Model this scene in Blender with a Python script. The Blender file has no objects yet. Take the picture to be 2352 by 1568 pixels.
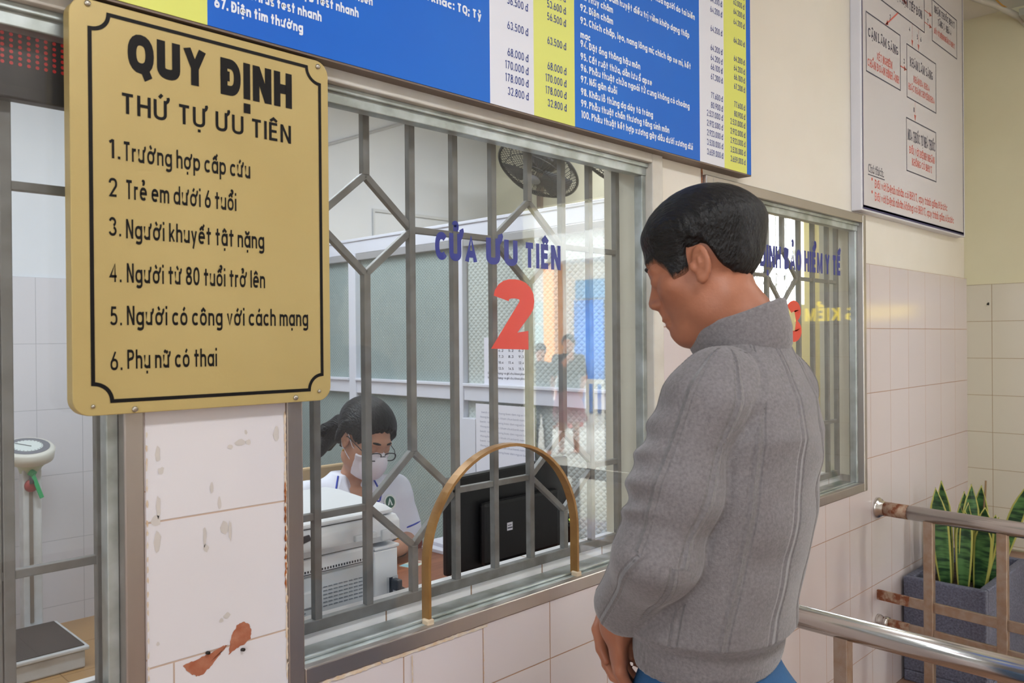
import bpy, math, random, unicodedata
import numpy as np
from mathutils import Vector, Matrix
random.seed(7); rng = np.random.default_rng(7)
SC = bpy.context.scene
COL = SC.collection
PI = math.pi

# ------------------------------------------------------------------ camera
# x runs along the service wall, y into the office, z up; the wall's tile face is y = 0, the floor z = -0.1
FLOOR = -0.1
D, EYE = 1.343, 1.445
YAW, ROLL, PITCH = math.radians(44.75), -0.0085, -math.atan(6 / 1870)
fw = np.array([math.cos(YAW), math.sin(YAW), 0]); rt = np.array([math.sin(YAW), -math.cos(YAW), 0]); up = np.array([0, 0, 1.0])
F_ = fw * math.cos(PITCH) + up * math.sin(PITCH); u2 = up * math.cos(PITCH) - fw * math.sin(PITCH)
R_ = rt * math.cos(ROLL) + u2 * math.sin(ROLL); U_ = u2 * math.cos(ROLL) - rt * math.sin(ROLL)
cd = bpy.data.cameras.new('camera')
cd.sensor_width = 22.3; cd.lens = 1870 / 2352 * 22.3; cd.clip_start = 0.05
cd.dof.use_dof = True; cd.dof.focus_distance = 2.1; cd.dof.aperture_fstop = 5.0
cam = bpy.data.objects.new('camera', cd); COL.objects.link(cam)
m = Matrix.Identity(4)
for i in range(3):
    m[i][0], m[i][1], m[i][2] = R_[i], U_[i], -F_[i]
m[0][3], m[1][3], m[2][3] = 0, -D, EYE
cam.matrix_world = m
SC.camera = cam

# ------------------------------------------------------------------ world, lights, exposure
SC.view_settings.view_transform = 'Standard'; SC.view_settings.look = 'None'
SC.view_settings.exposure = 0.03; SC.view_settings.gamma = 1.0; SC.view_settings.use_curve_mapping = False
W = bpy.data.worlds.new('sky'); SC.world = W; W.use_nodes = True
bg = W.node_tree.nodes['Background']; bg.inputs[0].default_value = (0.86, 0.93, 1.0, 1); bg.inputs[1].default_value = 28.0

def area(name, loc, target, sx, sy, power, col):
    l = bpy.data.lights.new(name, 'AREA'); l.shape = 'RECTANGLE'; l.size = sx; l.size_y = sy; l.energy = power; l.color = col
    o = bpy.data.objects.new(name, l); COL.objects.link(o); o.location = loc
    o.rotation_euler = (Vector(target) - Vector(loc)).to_track_quat('-Z', 'Y').to_euler()
    return o
area('added_side_fill', (-3.3, -2.1, 1.7), (1.5, -1.0, 1.1), 3.6, 2.8, 118, (0.86, 0.94, 1.0))  # unseen area lamp added inside the near wall in place of daylight
area('added_lobby_light', (0.6, -2.2, 3.18), (0.6, -2.2, 0), 1.3, 0.35, 46, (0.98, 0.99, 1.0))  # unseen ceiling lights added to brighten the lobby from above
area('added_lobby_light', (3.3, -2.0, 3.18), (3.3, -2.0, 0), 1.3, 0.35, 22, (0.98, 0.99, 1.0))
area('office_lamp_light', (1.3, 1.7, 3.12), (1.3, 1.7, 0), 1.3, 0.3, 44, (0.84, 0.93, 1.0))
area('office_lamp_light', (-0.6, 2.2, 3.12), (-0.6, 2.2, 0), 1.3, 0.3, 26, (0.84, 0.93, 1.0))
area('office_lamp_light', (3.8, 1.8, 3.12), (3.8, 1.8, 0), 1.3, 0.3, 44, (0.97, 0.98, 0.97))
# ------------------------------------------------------------------ helpers
def lin(c):
    return tuple(((v / 255) / 12.92 if v / 255 <= 0.04045 else ((v / 255 + 0.055) / 1.055) ** 2.4) for v in c)

def mat(name, rgb, rough=0.5, metal=0.0, spec=0.5, noise=None, bump=None, emit=None, coat=0, sheen=0, trans=0):
    """rgb is sRGB 0-255. noise = (scale, rgb2, stretch); bump = (scale, strength, stretch)."""
    m = bpy.data.materials.new(name); m.use_nodes = True
    nt = m.node_tree; b = nt.nodes['Principled BSDF']
    b.inputs['Base Color'].default_value = (*lin(rgb), 1); b.inputs['Roughness'].default_value = rough
    b.inputs['Metallic'].default_value = metal; b.inputs['Specular IOR Level'].default_value = spec
    if coat: b.inputs['Coat Weight'].default_value = coat; b.inputs['Coat Roughness'].default_value = 0.08
    if sheen: b.inputs['Sheen Weight'].default_value = sheen; b.inputs['Sheen Roughness'].default_value = 0.5
    if trans: b.inputs['Transmission Weight'].default_value = trans
    if emit: b.inputs['Emission Color'].default_value = (*lin(emit[0]), 1); b.inputs['Emission Strength'].default_value = emit[1]
    tc = nt.nodes.new('ShaderNodeTexCoord')
    def nz(scale, stretch, detail=4):
        mp = nt.nodes.new('ShaderNodeMapping'); mp.inputs['Scale'].default_value = stretch or (1, 1, 1)
        n = nt.nodes.new('ShaderNodeTexNoise'); n.inputs['Scale'].default_value = scale; n.inputs['Detail'].default_value = detail
        nt.links.new(tc.outputs['Object'], mp.inputs[0]); nt.links.new(mp.outputs[0], n.inputs['Vector'])
        return n
    if noise:
        n = nz(noise[0], noise[2] if len(noise) > 2 else None)
        r = nt.nodes.new('ShaderNodeValToRGB'); e = r.color_ramp.elements
        lo, hi = noise[3] if len(noise) > 3 else (0.35, 0.65)
        e[0].position = lo; e[0].color = (*lin(rgb), 1); e[1].position = hi; e[1].color = (*lin(noise[1]), 1)
        nt.links.new(n.outputs[0], r.inputs[0]); nt.links.new(r.outputs[0], b.inputs['Base Color'])
    if bump:
        n = nz(bump[0], bump[2] if len(bump) > 2 else None)
        bp = nt.nodes.new('ShaderNodeBump'); bp.inputs['Strength'].default_value = bump[1]; bp.inputs['Distance'].default_value = 0.01
        nt.links.new(n.outputs[0], bp.inputs['Height']); nt.links.new(bp.outputs[0], b.inputs['Normal'])
    return m

def tile_mat(name, rgb, grout, axes, org, size, mortar=0.0022, rough=0.18, rgb2=None):
    """glazed wall tiles: Brick Texture over two of the object axes."""
    m = mat(name, rgb, rough); nt = m.node_tree; b = nt.nodes['Principled BSDF']
    tc = nt.nodes.new('ShaderNodeTexCoord'); sp = nt.nodes.new('ShaderNodeSeparateXYZ'); cb = nt.nodes.new('ShaderNodeCombineXYZ')
    nt.links.new(tc.outputs['Object'], sp.inputs[0])
    for k in range(2):
        a = nt.nodes.new('ShaderNodeMath'); a.operation = 'SUBTRACT'; a.inputs[1].default_value = org[k]
        nt.links.new(sp.outputs[axes[k]], a.inputs[0]); nt.links.new(a.outputs[0], cb.inputs[k])
    br = nt.nodes.new('ShaderNodeTexBrick'); br.offset = 0; br.offset_frequency = 1; br.squash = 1
    br.inputs['Scale'].default_value = 1; br.inputs['Brick Width'].default_value = size[0]; br.inputs['Row Height'].default_value = size[1]
    br.inputs['Mortar Size'].default_value = mortar; br.inputs['Mortar Smooth'].default_value = 0.3; br.inputs['Bias'].default_value = 0
    br.inputs['Color1'].default_value = (*lin(rgb), 1); br.inputs['Color2'].default_value = (*lin(rgb2 or rgb), 1); br.inputs['Mortar'].default_value = (*lin(grout), 1)
    nt.links.new(cb.outputs[0], br.inputs['Vector']); nt.links.new(br.outputs['Color'], b.inputs['Base Color'])
    rr = nt.nodes.new('ShaderNodeMapRange'); rr.inputs[3].default_value = rough; rr.inputs[4].default_value = 0.8
    nt.links.new(br.outputs['Fac'], rr.inputs[0]); nt.links.new(rr.outputs[0], b.inputs['Roughness'])
    bp = nt.nodes.new('ShaderNodeBump'); bp.invert = True; bp.inputs['Strength'].default_value = 0.5; bp.inputs['Distance'].default_value = 0.002
    nt.links.new(br.outputs['Fac'], bp.inputs['Height']); nt.links.new(bp.outputs[0], b.inputs['Normal'])
    return m

def glass_mat(name, dust=0.03, fres=1.6, tint=(1, 1, 1)):
    """clear window glass: see-through, mirror reflection by the Fresnel law, a little dust."""
    m = bpy.data.materials.new(name); m.use_nodes = True; nt = m.node_tree; nt.nodes.clear()
    out = nt.nodes.new('ShaderNodeOutputMaterial'); tr = nt.nodes.new('ShaderNodeBsdfTransparent'); tr.inputs[0].default_value = (*tint, 1)
    gl = nt.nodes.new('ShaderNodeBsdfGlossy'); gl.inputs['Roughness'].default_value = 0.0
    fr = nt.nodes.new('ShaderNodeLayerWeight'); fr.inputs[0].default_value = 0.5
    pw = nt.nodes.new('ShaderNodeMath'); pw.operation = 'POWER'; pw.inputs[1].default_value = 5
    mu = nt.nodes.new('ShaderNodeMath'); mu.operation = 'MULTIPLY_ADD'; mu.inputs[1].default_value = 0.955 * fres; mu.inputs[2].default_value = 0.043 * fres; mu.use_clamp = True
    nt.links.new(fr.outputs['Facing'], pw.inputs[0])
    mx = nt.nodes.new('ShaderNodeMixShader'); df = nt.nodes.new('ShaderNodeBsdfDiffuse'); df.inputs[0].default_value = (0.75, 0.78, 0.8, 1)
    ns = nt.nodes.new('ShaderNodeTexNoise'); ns.inputs['Scale'].default_value = 9; ns.inputs['Detail'].default_value = 5
    tc = nt.nodes.new('ShaderNodeTexCoord'); nt.links.new(tc.outputs['Object'], ns.inputs['Vector'])
    mr = nt.nodes.new('ShaderNodeMapRange'); mr.inputs[1].default_value = 0.35; mr.inputs[2].default_value = 0.75; mr.inputs[3].default_value = dust * 0.4; mr.inputs[4].default_value = dust * 2
    nt.links.new(ns.outputs[0], mr.inputs[0])
    m2 = nt.nodes.new('ShaderNodeMixShader')
    nt.links.new(pw.outputs[0], mu.inputs[0]); nt.links.new(mu.outputs[0], mx.inputs[0]); nt.links.new(tr.outputs[0], mx.inputs[1]); nt.links.new(gl.outputs[0], mx.inputs[2])
    nt.links.new(mr.outputs[0], m2.inputs[0]); nt.links.new(mx.outputs[0], m2.inputs[1]); nt.links.new(df.outputs[0], m2.inputs[2])
    nt.links.new(m2.outputs[0], out.inputs[0])
    return m

class MB:
    def __init__(s): s.v = []; s.f = []; s.m = []
    def add(s, vs, fs, mi=0):
        b = len(s.v); s.v += [tuple(map(float, p)) for p in vs]; s.f += [[b + i for i in f] for f in fs]; s.m += [mi] * len(fs); return s
    def box(s, a, b, mi=0):
        x0, y0, z0 = a; x1, y1, z1 = b
        return s.add([(x0, y0, z0), (x1, y0, z0), (x1, y1, z0), (x0, y1, z0), (x0, y0, z1), (x1, y0, z1), (x1, y1, z1), (x0, y1, z1)],
                     [(0, 3, 2, 1), (4, 5, 6, 7), (0, 1, 5, 4), (1, 2, 6, 5), (2, 3, 7, 6), (3, 0, 4, 7)], mi)
    def bar(s, p, q, w, h, mi=0, ref=(0, 1, 0)):
        """square bar from p to q; w across ref, h along ref."""
        p, q = Vector(p), Vector(q); d = (q - p).normalized(); r = Vector(ref); r = (r - d * r.dot(d)).normalized(); a = d.cross(r)
        vs = [c + a * (i * w / 2) + r * (j * h / 2) for c in (p, q) for i, j in ((-1, -1), (1, -1), (1, 1), (-1, 1))]
        return s.add(vs, [(3, 2, 1, 0), (4, 5, 6, 7), (0, 1, 5, 4), (1, 2, 6, 5), (2, 3, 7, 6), (3, 0, 4, 7)], mi)
    def tube(s, pts, r, n=12, mi=0, caps=True):
        pts = [Vector(p) for p in pts]; rs = r if isinstance(r, (list, tuple)) else [r] * len(pts)
        t = (pts[1] - pts[0]).normalized(); a = t.orthogonal().normalized(); vs = []
        for i, p in enumerate(pts):
            t = (pts[min(i + 1, len(pts) - 1)] - pts[max(i - 1, 0)]).normalized(); a = (a - t * a.dot(t)).normalized(); b = t.cross(a)
            vs += [p + (a * math.cos(2 * PI * k / n) + b * math.sin(2 * PI * k / n)) * rs[i] for k in range(n)]
        fs = [(i * n + k, i * n + (k + 1) % n, (i + 1) * n + (k + 1) % n, (i + 1) * n + k) for i in range(len(pts) - 1) for k in range(n)]
        if caps: fs += [tuple(range(n - 1, -1, -1)), tuple(range((len(pts) - 1) * n, len(pts) * n))]
        return s.add(vs, fs, mi)
    def prism(s, poly, f0, f1, mi=0):
        """polygon (2-D list) extruded between two mapping functions (u, v) -> point."""
        n = len(poly); vs = [f0(*p) for p in poly] + [f1(*p) for p in poly]
        return s.add(vs, [tuple(range(n - 1, -1, -1)), tuple(range(n, 2 * n))] + [(i, (i + 1) % n, n + (i + 1) % n, n + i) for i in range(n)], mi)
    def build(s, name, mats, parent=None, smooth=False, bevel=0, recalc=True):
        me = bpy.data.meshes.new(name); me.from_pydata(s.v, [], s.f)
        for mt in (mats if isinstance(mats, (list, tuple)) else [mats]): me.materials.append(mt)
        me.polygons.foreach_set('material_index', s.m)
        if recalc:
            import bmesh
            b = bmesh.new(); b.from_mesh(me); bmesh.ops.recalc_face_normals(b, faces=b.faces); b.to_mesh(me); b.free()
        if smooth: me.polygons.foreach_set('use_smooth', [True] * len(me.polygons))
        o = bpy.data.objects.new(name, me); COL.objects.link(o)
        if parent: o.parent = parent; o.matrix_parent_inverse = Matrix.Translation(-Vector(parent.location))
        if bevel:
            md = o.modifiers.new('bevel', 'BEVEL'); md.width = bevel; md.segments = 2; md.limit_method = 'ANGLE'; md.angle_limit = 0.6
            md.harden_normals = False
        return o

def thing(name, label, cat, loc, group=None):
    o = bpy.data.objects.new(name, None); COL.objects.link(o); o.location = loc; o.empty_display_size = 0.1
    return tag(o, label, cat, group)
def tag(o, label, cat, group=None):
    o['label'] = label; o['category'] = cat
    if group: o['group'] = group
    return o
def struct(o, label=None):
    o['kind'] = 'structure'
    if label: o['label'] = label
    return o

# ------------------------------------------------------------------ stroke lettering (plain monoline sans, with Vietnamese marks)
def ring(cx, cy, rx, ry, a0=0, a1=360, n=2.35, k=None):
    k = k or max(6, int(abs(a1 - a0) / 18)); out = []
    for i in range(k + 1):
        t = math.radians(a0 + (a1 - a0) * i / k); c, s_ = math.cos(t), math.sin(t)
        out.append((cx + rx * math.copysign(abs(c) ** (2 / n), c), cy + ry * math.copysign(abs(s_) ** (2 / n), s_)))
    return out
def glyph(ch, e):
    x = 0.7; o = ring(.26, .35, .26, .35 - e); r5 = .5 - e
    arch = lambda a, b: [(a, .36)] + ring((a + b) / 2, .45, (b - a) / 2, .25 - e, 180, 0) + [(b, 0)]
    up_ = {
     'A': (.56, [[(0, 0), (.28, 1), (.56, 0)], [(.1, .3), (.46, .3)]]),
     'B': (.46, [[(0, 0), (0, 1)], [(0, 1 - e), (.22, 1 - e)] + ring(.22, .76, .22, .24 - e, 90, -90) + [(0, .52)], [(.22, .52)] + ring(.22, .26, .25, .26 - e, 90, -90) + [(0, e)]]),
     'C': (.52, [ring(.27, .5, .27, r5, 42, 318, k=18)]), 'D': (.52, [[(0, 0), (0, 1)], [(0, 1 - e), (.2, 1 - e)] + ring(.22, .5, .3, r5, 90, -90, k=14) + [(0, e)]]),
     'E': (.4, [[(0, 0), (0, 1)], [(0, 1 - e), (.42, 1 - e)], [(0, .52), (.38, .52)], [(0, e), (.42, e)]]),
     'G': (.54, [ring(.27, .5, .27, r5, 45, 345, k=18), [(.28, .45), (.56, .45)], [(.54, .45), (.54, .1)]]),
     'H': (.5, [[(0, 0), (0, 1)], [(.5, 0), (.5, 1)], [(0, .52), (.5, .52)]]), 'I': (.0, [[(0, 0), (0, 1)]]),
     'K': (.48, [[(0, 0), (0, 1)], [(.48, 1), (.03, .42)], [(.16, .56), (.5, 0)]]), 'L': (.36, [[(0, 0), (0, 1)], [(0, e), (.38, e)]]),
     'M': (.66, [[(0, 0), (0, 1)], [(.02, 1), (.33, .1), (.64, 1)], [(.66, 0), (.66, 1)]]), 'N': (.5, [[(0, 0), (0, 1)], [(.02, 1), (.48, 0)], [(.5, 0), (.5, 1)]]),
     'O': (.56, [ring(.28, .5, .28, r5)]), 'P': (.46, [[(0, 0), (0, 1)], [(0, 1 - e), (.2, 1 - e)] + ring(.22, .72, .24, .28 - e, 90, -90) + [(0, .44)]]),
     'Q': (.56, [ring(.28, .5, .28, r5), [(.33, .24), (.52, -.12)]]), 'R': (.48, [[(0, 0), (0, 1)], [(0, 1 - e), (.2, 1 - e)] + ring(.22, .74, .24, .26 - e, 90, -90) + [(0, .48)], [(.22, .48), (.48, 0)]]),
     'S': (.46, [ring(.23, .74, .22, .26 - e, 40, 270, k=12)[:-1] + ring(.23, .26, .24, .26 - e, 90, -140, k=12)]), 'T': (.48, [[(.24, 0), (.24, 1)], [(-.02, 1 - e), (.5, 1 - e)]]),
     'U': (.5, [[(0, 1), (0, .3)] + ring(.25, .3, .25, .3 - e, 180, 360)[1:] + [(.5, 1)]]), 'V': (.54, [[(0, 1), (.27, 0), (.54, 1)]]),
     'X': (.52, [[(0, 1), (.52, 0)], [(.52, 1), (0, 0)]]), 'Y': (.54, [[(0, 1), (.27, .45), (.54, 1)], [(.27, .47), (.27, 0)]]),
     'a': (.52, [o, [(.52, 0), (.52, x)]]), 'b': (.52, [o, [(0, 0), (0, 1)]]), 'c': (.46, [ring(.26, .35, .26, .35 - e, 45, 315, k=14)]), 'd': (.52, [o, [(.52, 0), (.52, 1)]]),
     'e': (.52, [[(0, .37), (.52, .37)] + ring(.26, .35, .26, .35 - e, 5, 312, k=15)]), 'g': (.52, [o, [(.52, x), (.52, -.04)] + ring(.26, -.05, .26, .23 - e, 0, -145)]),
     'h': (.44, [[(0, 0), (0, 1)], arch(0, .44)]), 'i': (.0, [[(0, 0), (0, x)], [(0, .87), (0, .87 + 2 * e)]]), 'k': (.4, [[(0, 0), (0, 1)], [(.4, x), (.02, .26)], [(.14, .4), (.42, 0)]]),
     'l': (.0, [[(0, 0), (0, 1)]]), 'm': (.76, [[(0, 0), (0, x)], arch(0, .38), arch(.38, .76)]), 'n': (.44, [[(0, 0), (0, x)], arch(0, .44)]), 'o': (.52, [o]),
     'p': (.52, [o, [(0, -.28), (0, x)]]), 'q': (.52, [o, [(.52, -.28), (.52, x)]]), 'r': (.24, [[(0, 0), (0, x)], [(0, .36)] + ring(.2, .44, .2, .26 - e, 180, 70)]),
     's': (.38, [ring(.19, .52, .18, .18 - e * .8, 30, 270, k=10)[:-1] + ring(.19, .18, .19, .18 - e * .8, 90, -150, k=10)]), 't': (.34, [[(.16, 0), (.16, .94)], [(-.06, x - e * .8), (.4, x - e * .8)]]),
     'u': (.44, [[(0, x), (0, .25)] + ring(.22, .25, .22, .25 - e, 180, 360), [(.44, 0), (.44, x)]]), 'v': (.44, [[(0, x), (.22, 0), (.44, x)]]), 'x': (.4, [[(0, x), (.4, 0)], [(.4, x), (0, 0)]]),
     'f': (.30, [[(.32, .96), (.22, 1 - e), (.15, .84), (.15, 0)], [(-.06, x - e * .8), (.36, x - e * .8)]]), 'j': (.0, [[(0, x), (0, -.12), (-.08, -.24)], [(0, .84), (0, .84 + 2 * e)]]), 'w': (.66, [[(0, x), (.17, 0), (.33, x), (.49, 0), (.66, x)]]), 'z': (.4, [[(0, x - e), (.38, x - e), (.02, e), (.42, e)]]),
     'F': (.4, [[(0, 0), (0, 1)], [(0, 1 - e), (.42, 1 - e)], [(0, .5), (.36, .5)]]), 'Z': (.46, [[(0, 1 - e), (.44, 1 - e), (.02, e), (.48, e)]]), 'W': (.8, [[(0, 1), (.2, 0), (.4, 1), (.6, 0), (.8, 1)]]), 'J': (.36, [[(.36, 1), (.36, .28)] + ring(.18, .28, .18, .28 - e, 0, -150)]),
     'y': (.44, [[(0, x), (.22, .06)], [(.44, x), (.12, -.28)]]),
     '0': (.5, [ring(.25, .5, .25, r5)]), '1': (.2, [[(.2, 0), (.2, 1)], [(.0, .84), (.2, .97)]]),
     '2': (.46, [ring(.23, .7, .23, .3 - e, 175, -35, k=12) + [(.05, e), (.48, e)]]),
     '3': (.44, [ring(.2, .74, .21, .26 - e, 165, -70, k=12, n=2), ring(.2, .27, .24, .27 - e, 70, -165, k=12, n=2)]), '4': (.5, [[(.38, 0), (.38, 1), (0, .3), (.52, .3)]]),
     '5': (.46, [[(.42, 1 - e), (.1, 1 - e), (.06, .55)] + ring(.21, .33, .24, .33 - e, 125, -150, k=14)]), '6': (.48, [ring(.24, .31, .24, .31 - e), [(.02, .4), (.34, 1)]]),
     '7': (.46, [[(0, 1 - e), (.46, 1 - e), (.14, 0)]]), '8': (.48, [ring(.24, .76, .2, .24 - e), ring(.24, .28, .24, .28 - e)]), '9': (.48, [ring(.24, .69, .24, .31 - e), [(.46, .6), (.14, 0)]]),
     '.': (.0, [[(0, 0), (0, 2 * e)]]), ',': (.0, [[(0, 2 * e), (-.06, -.14)]]), ':': (.0, [[(0, 0), (0, 2 * e)], [(0, .5), (0, .5 + 2 * e)]]), ';': (.0, [[(0, 2 * e), (-.06, -.14)], [(0, .5), (0, .5 + 2 * e)]]),
     '-': (.26, [[(0, .36), (.28, .36)]]), '(': (.14, [ring(.2, .42, .18, .6, 125, 235, k=8)]), ')': (.14, [ring(-.06, .42, .18, .6, 55, -55, k=8)]), '*': (.26, [[(.13, .5), (.13, .95)], [(0, .62), (.26, .84)], [(0, .84), (.26, .62)]]), ' ': (.16, []),
    }
    return up_[ch]
def marks(base, ms, wdt, e):
    t = .7 if base.islower() and base not in 'dđ' else 1.0; c = wdt / 2; out = []; circ = '\u0302' in ms or '\u0306' in ms
    for mk in ms:
        dx, dy = (.16, .1) if circ else (0, 0)
        if mk == '\u0301': out.append([(c - .05 + dx, t + .1 + dy), (c + .1 + dx, t + .28 + dy)])
        elif mk == '\u0300': out.append([(c + .07 + dx, t + .1 + dy), (c - .08 + dx, t + .28 + dy)])
        elif mk == '\u0309': out.append([(c + dx, t + .08 + dy), (c + dx, t + .16 + dy)] + ring(c + dx, t + .25 + dy, .09, .08, -60, 170, k=7))
        elif mk == '\u0303': out.append([(c - .18, t + .12 + dy * 1.6), (c - .08, t + .2 + dy * 1.6), (c + .08, t + .12 + dy * 1.6), (c + .18, t + .2 + dy * 1.6)])
        elif mk == '\u0323': out.append([(c, -.12 - 2 * e), (c, -.12)])
        elif mk == '\u0302': out.append([(c - .2, t + .07), (c, t + .22), (c + .2, t + .07)])
        elif mk == '\u0306': out.append(ring(c, t + .25, .18, .16, 180, 360, k=8))
        elif mk == '\u031b': out.append([(wdt, t - .06 - e), (wdt + .12, t - .02), (wdt + .16, t + .1), (wdt + .13, t + .18)])
    return out
def layout(txt, pen, gap, serif=False):
    """strokes of a line in units of the cap height; returns (strokes with pen, width)."""
    e = pen / 2; x = 0; out = []
    for ch in txt:
        if ch == ' ': x += .3; continue
        d = unicodedata.normalize('NFD', ch); b, ms = d[0], d[1:]
        bar = None
        if b == 'Đ': b, bar = 'D', [(-.14, .52), (.22, .52)]
        if b == 'đ': b, bar = 'd', [(.36, .86), (.66, .86)]
        wdt, st = glyph(b, e); st = list(st)
        if b == 'i' and any(k in ms for k in '\u0301\u0300\u0309\u0303'): st = st[:1]
        if bar: st.append(bar)
        st += marks(b, ms, wdt, e)
        if serif:
            for s_ in list(st):
                for (p, q) in ((s_[0], s_[1]), (s_[-1], s_[-2])):
                    if abs(p[0] - q[0]) < .02 and p[1] in (0, 1, .7): st.append([(p[0] - .13, p[1] + (-.03 if p[1] else .03)), (p[0] + .13, p[1] + (-.03 if p[1] else .03))])
        out += [[(px + x + e, py) for px, py in s_] for s_ in st]
        x += wdt + pen + gap + (.12 if '\u031b' in ms else 0)
    return out, x - gap
def write(mb, txt, x0, z0, cap, width=None, T=None, pen=.16, gap=.16, mi=0, align='l', serif=False, sx=None, penz=1.0):
    """write one line on mb: baseline starts at (x0, z0), cap height cap, stretched to the given width; T maps (u, v) to a point."""
    st, w = layout(txt, pen, gap, serif)
    k = (width / w) if width else cap * (sx or 1)
    off = {'l': 0, 'r': -w * k, 'c': -w * k / 2}[align]
    e = pen / 2
    for si, s_ in enumerate(st):
        n = len(s_); closed = n > 3 and abs(s_[0][0] - s_[-1][0]) + abs(s_[0][1] - s_[-1][1]) < 1e-6
        L, Rr = [], []
        for i, p in enumerate(s_):
            a = s_[i - 1] if i else (s_[-2] if closed else None); b = s_[i + 1] if i < n - 1 else (s_[1] if closed else None)
            def nrm(u, v):
                dx, dy = v[0] - u[0], v[1] - u[1]; l = math.hypot(dx, dy) or 1; return (-dy / l, dx / l)
            n1 = nrm(a, p) if a else None; n2 = nrm(p, b) if b else None
            n1 = n1 or n2; n2 = n2 or n1
            mx_, my_ = n1[0] + n2[0], n1[1] + n2[1]; q = (mx_ * mx_ + my_ * my_) / 2
            f = min(1 / max(q, .18), 2.2); mx_ *= f; my_ *= f
            L.append((p[0] + mx_ * e, p[1] + my_ * e * penz)); Rr.append((p[0] - mx_ * e, p[1] - my_ * e * penz))
        ys = [p[1] for p in s_]; lo_, hi_ = (min(ys) if min(ys) == 0 else -9), (max(ys) if max(ys) in (1, .7) else 9)
        L = [(u, min(max(v, lo_), hi_)) for u, v in L]; Rr = [(u, min(max(v, lo_), hi_)) for u, v in Rr]
        vs = [T(x0 + off + u * k, z0 + v * cap, (si % 5) * 6e-5) for u, v in L + Rr]
        mb.add(vs, [(n + i, n + i + 1, i + 1, i) for i in range(n - 1)], mi)
def line(mb, pts, w, T, mi=0, closed=False):
    pts = list(pts) + ([pts[0]] if closed else [])
    for si, (a, b) in enumerate(zip(pts[:-1], pts[1:])):
        d = (si % 3) * 6e-5
        dx, dz = b[0] - a[0], b[1] - a[1]; l = math.hypot(dx, dz) or 1; nx, nz = -dz / l * w / 2, dx / l * w / 2; ex, ez = dx / l * w / 2 * .9, dz / l * w / 2 * .9
        mb.add([T(a[0] - ex + nx, a[1] - ez + nz, d), T(a[0] - ex - nx, a[1] - ez - nz, d), T(b[0] + ex - nx, b[1] + ez - nz, d), T(b[0] + ex + nx, b[1] + ez + nz, d)], [(0, 1, 2, 3)], mi)
def onwall(y): return lambda u, v, d=0: (u, y - d, v)
# ------------------------------------------------------------------ implicit bodies: smooth unions of ellipsoids and tapered capsules, meshed by surface nets
def rotm(rx=0, ry=0, rz=0):
    return np.array((Matrix.Rotation(rz, 3, 'Z') @ Matrix.Rotation(ry, 3, 'Y') @ Matrix.Rotation(rx, 3, 'X')))
class SDF:
    def __init__(s): s.ops = []; s.R = np.eye(3); s.t = np.zeros(3); s.k = 1.0
    def frame(s, R=np.eye(3), t=(0, 0, 0), k=1.0): s.R = np.array(R); s.t = np.array(t, float); s.k = k; return s
    def _p(s, c): return s.R @ (np.array(c, float) * s.k) + s.t
    def ell(s, c, r, k=.02, rot=None, sub=False):
        c = s._p(c); M = (s.R @ rot if rot is not None else s.R).copy(); r = np.array(r, float) * s.k
        def f(P):
            q = (P - c) @ M; k0 = np.sqrt(((q / r) ** 2).sum(1)); k1 = np.sqrt(((q / (r * r)) ** 2).sum(1)) + 1e-9
            return k0 * (k0 - 1) / k1
        s.ops.append((f, k * s.k, sub)); return s
    def cap(s, a, b, ra, rb=None, k=.02, sub=False, flat=None):
        a = s._p(a); b = s._p(b); ra = ra * s.k; rb = ra if rb is None else rb * s.k; ab = b - a; L = ab @ ab + 1e-12
        def f(P):
            h = np.clip(((P - a) @ ab) / L, 0, 1); d = P - a - h[:, None] * ab
            return np.sqrt((d * d).sum(1)) - (ra + (rb - ra) * h)
        s.ops.append((f, k * s.k, sub)); return s
    def loft(s, nodes, k=.02, n=2.3, rz=0, sub=False, soft=.03):
        """stack of ellipses: nodes (z, cx, cy, a, b); rounded off at both ends."""
        N = np.array(nodes, float); R, t = s.R, s.t; c_, s_ = math.cos(rz), math.sin(rz)
        def f(P):
            q = (P - t) @ R; z = np.clip(q[:, 2], N[0, 0], N[-1, 0])
            cx, cy, a, b = (np.interp(z, N[:, 0], N[:, i]) for i in (1, 2, 3, 4))
            x = q[:, 0] - cx; y = q[:, 1] - cy; x, y = x * c_ + y * s_, y * c_ - x * s_
            e = (np.abs(x / a) ** n + np.abs(y / b) ** n) ** (1 / n)
            d = (e - 1) * np.minimum(a, b); dz = np.abs(q[:, 2] - z)
            return np.where(dz > 0, np.sqrt(np.maximum(d, 0) ** 2 + dz ** 2) + np.minimum(d, 0) * 0, d)
        s.ops.append((f, k, sub)); return s
    def __call__(s, P):
        d = None
        for f, k, sub in s.ops:
            e = f(P)
            if d is None: d = e; continue
            if sub: e = -e; h = np.clip(.5 - .5 * (e - d) / -k, 0, 1) if False else np.clip(.5 + .5 * (e - d) / k, 0, 1); d = d + (e - d) * h + k * h * (1 - h)
            else: h = np.clip(.5 + .5 * (d - e) / k, 0, 1); d = d + (e - d) * h - k * h * (1 - h)
        return d
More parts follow.
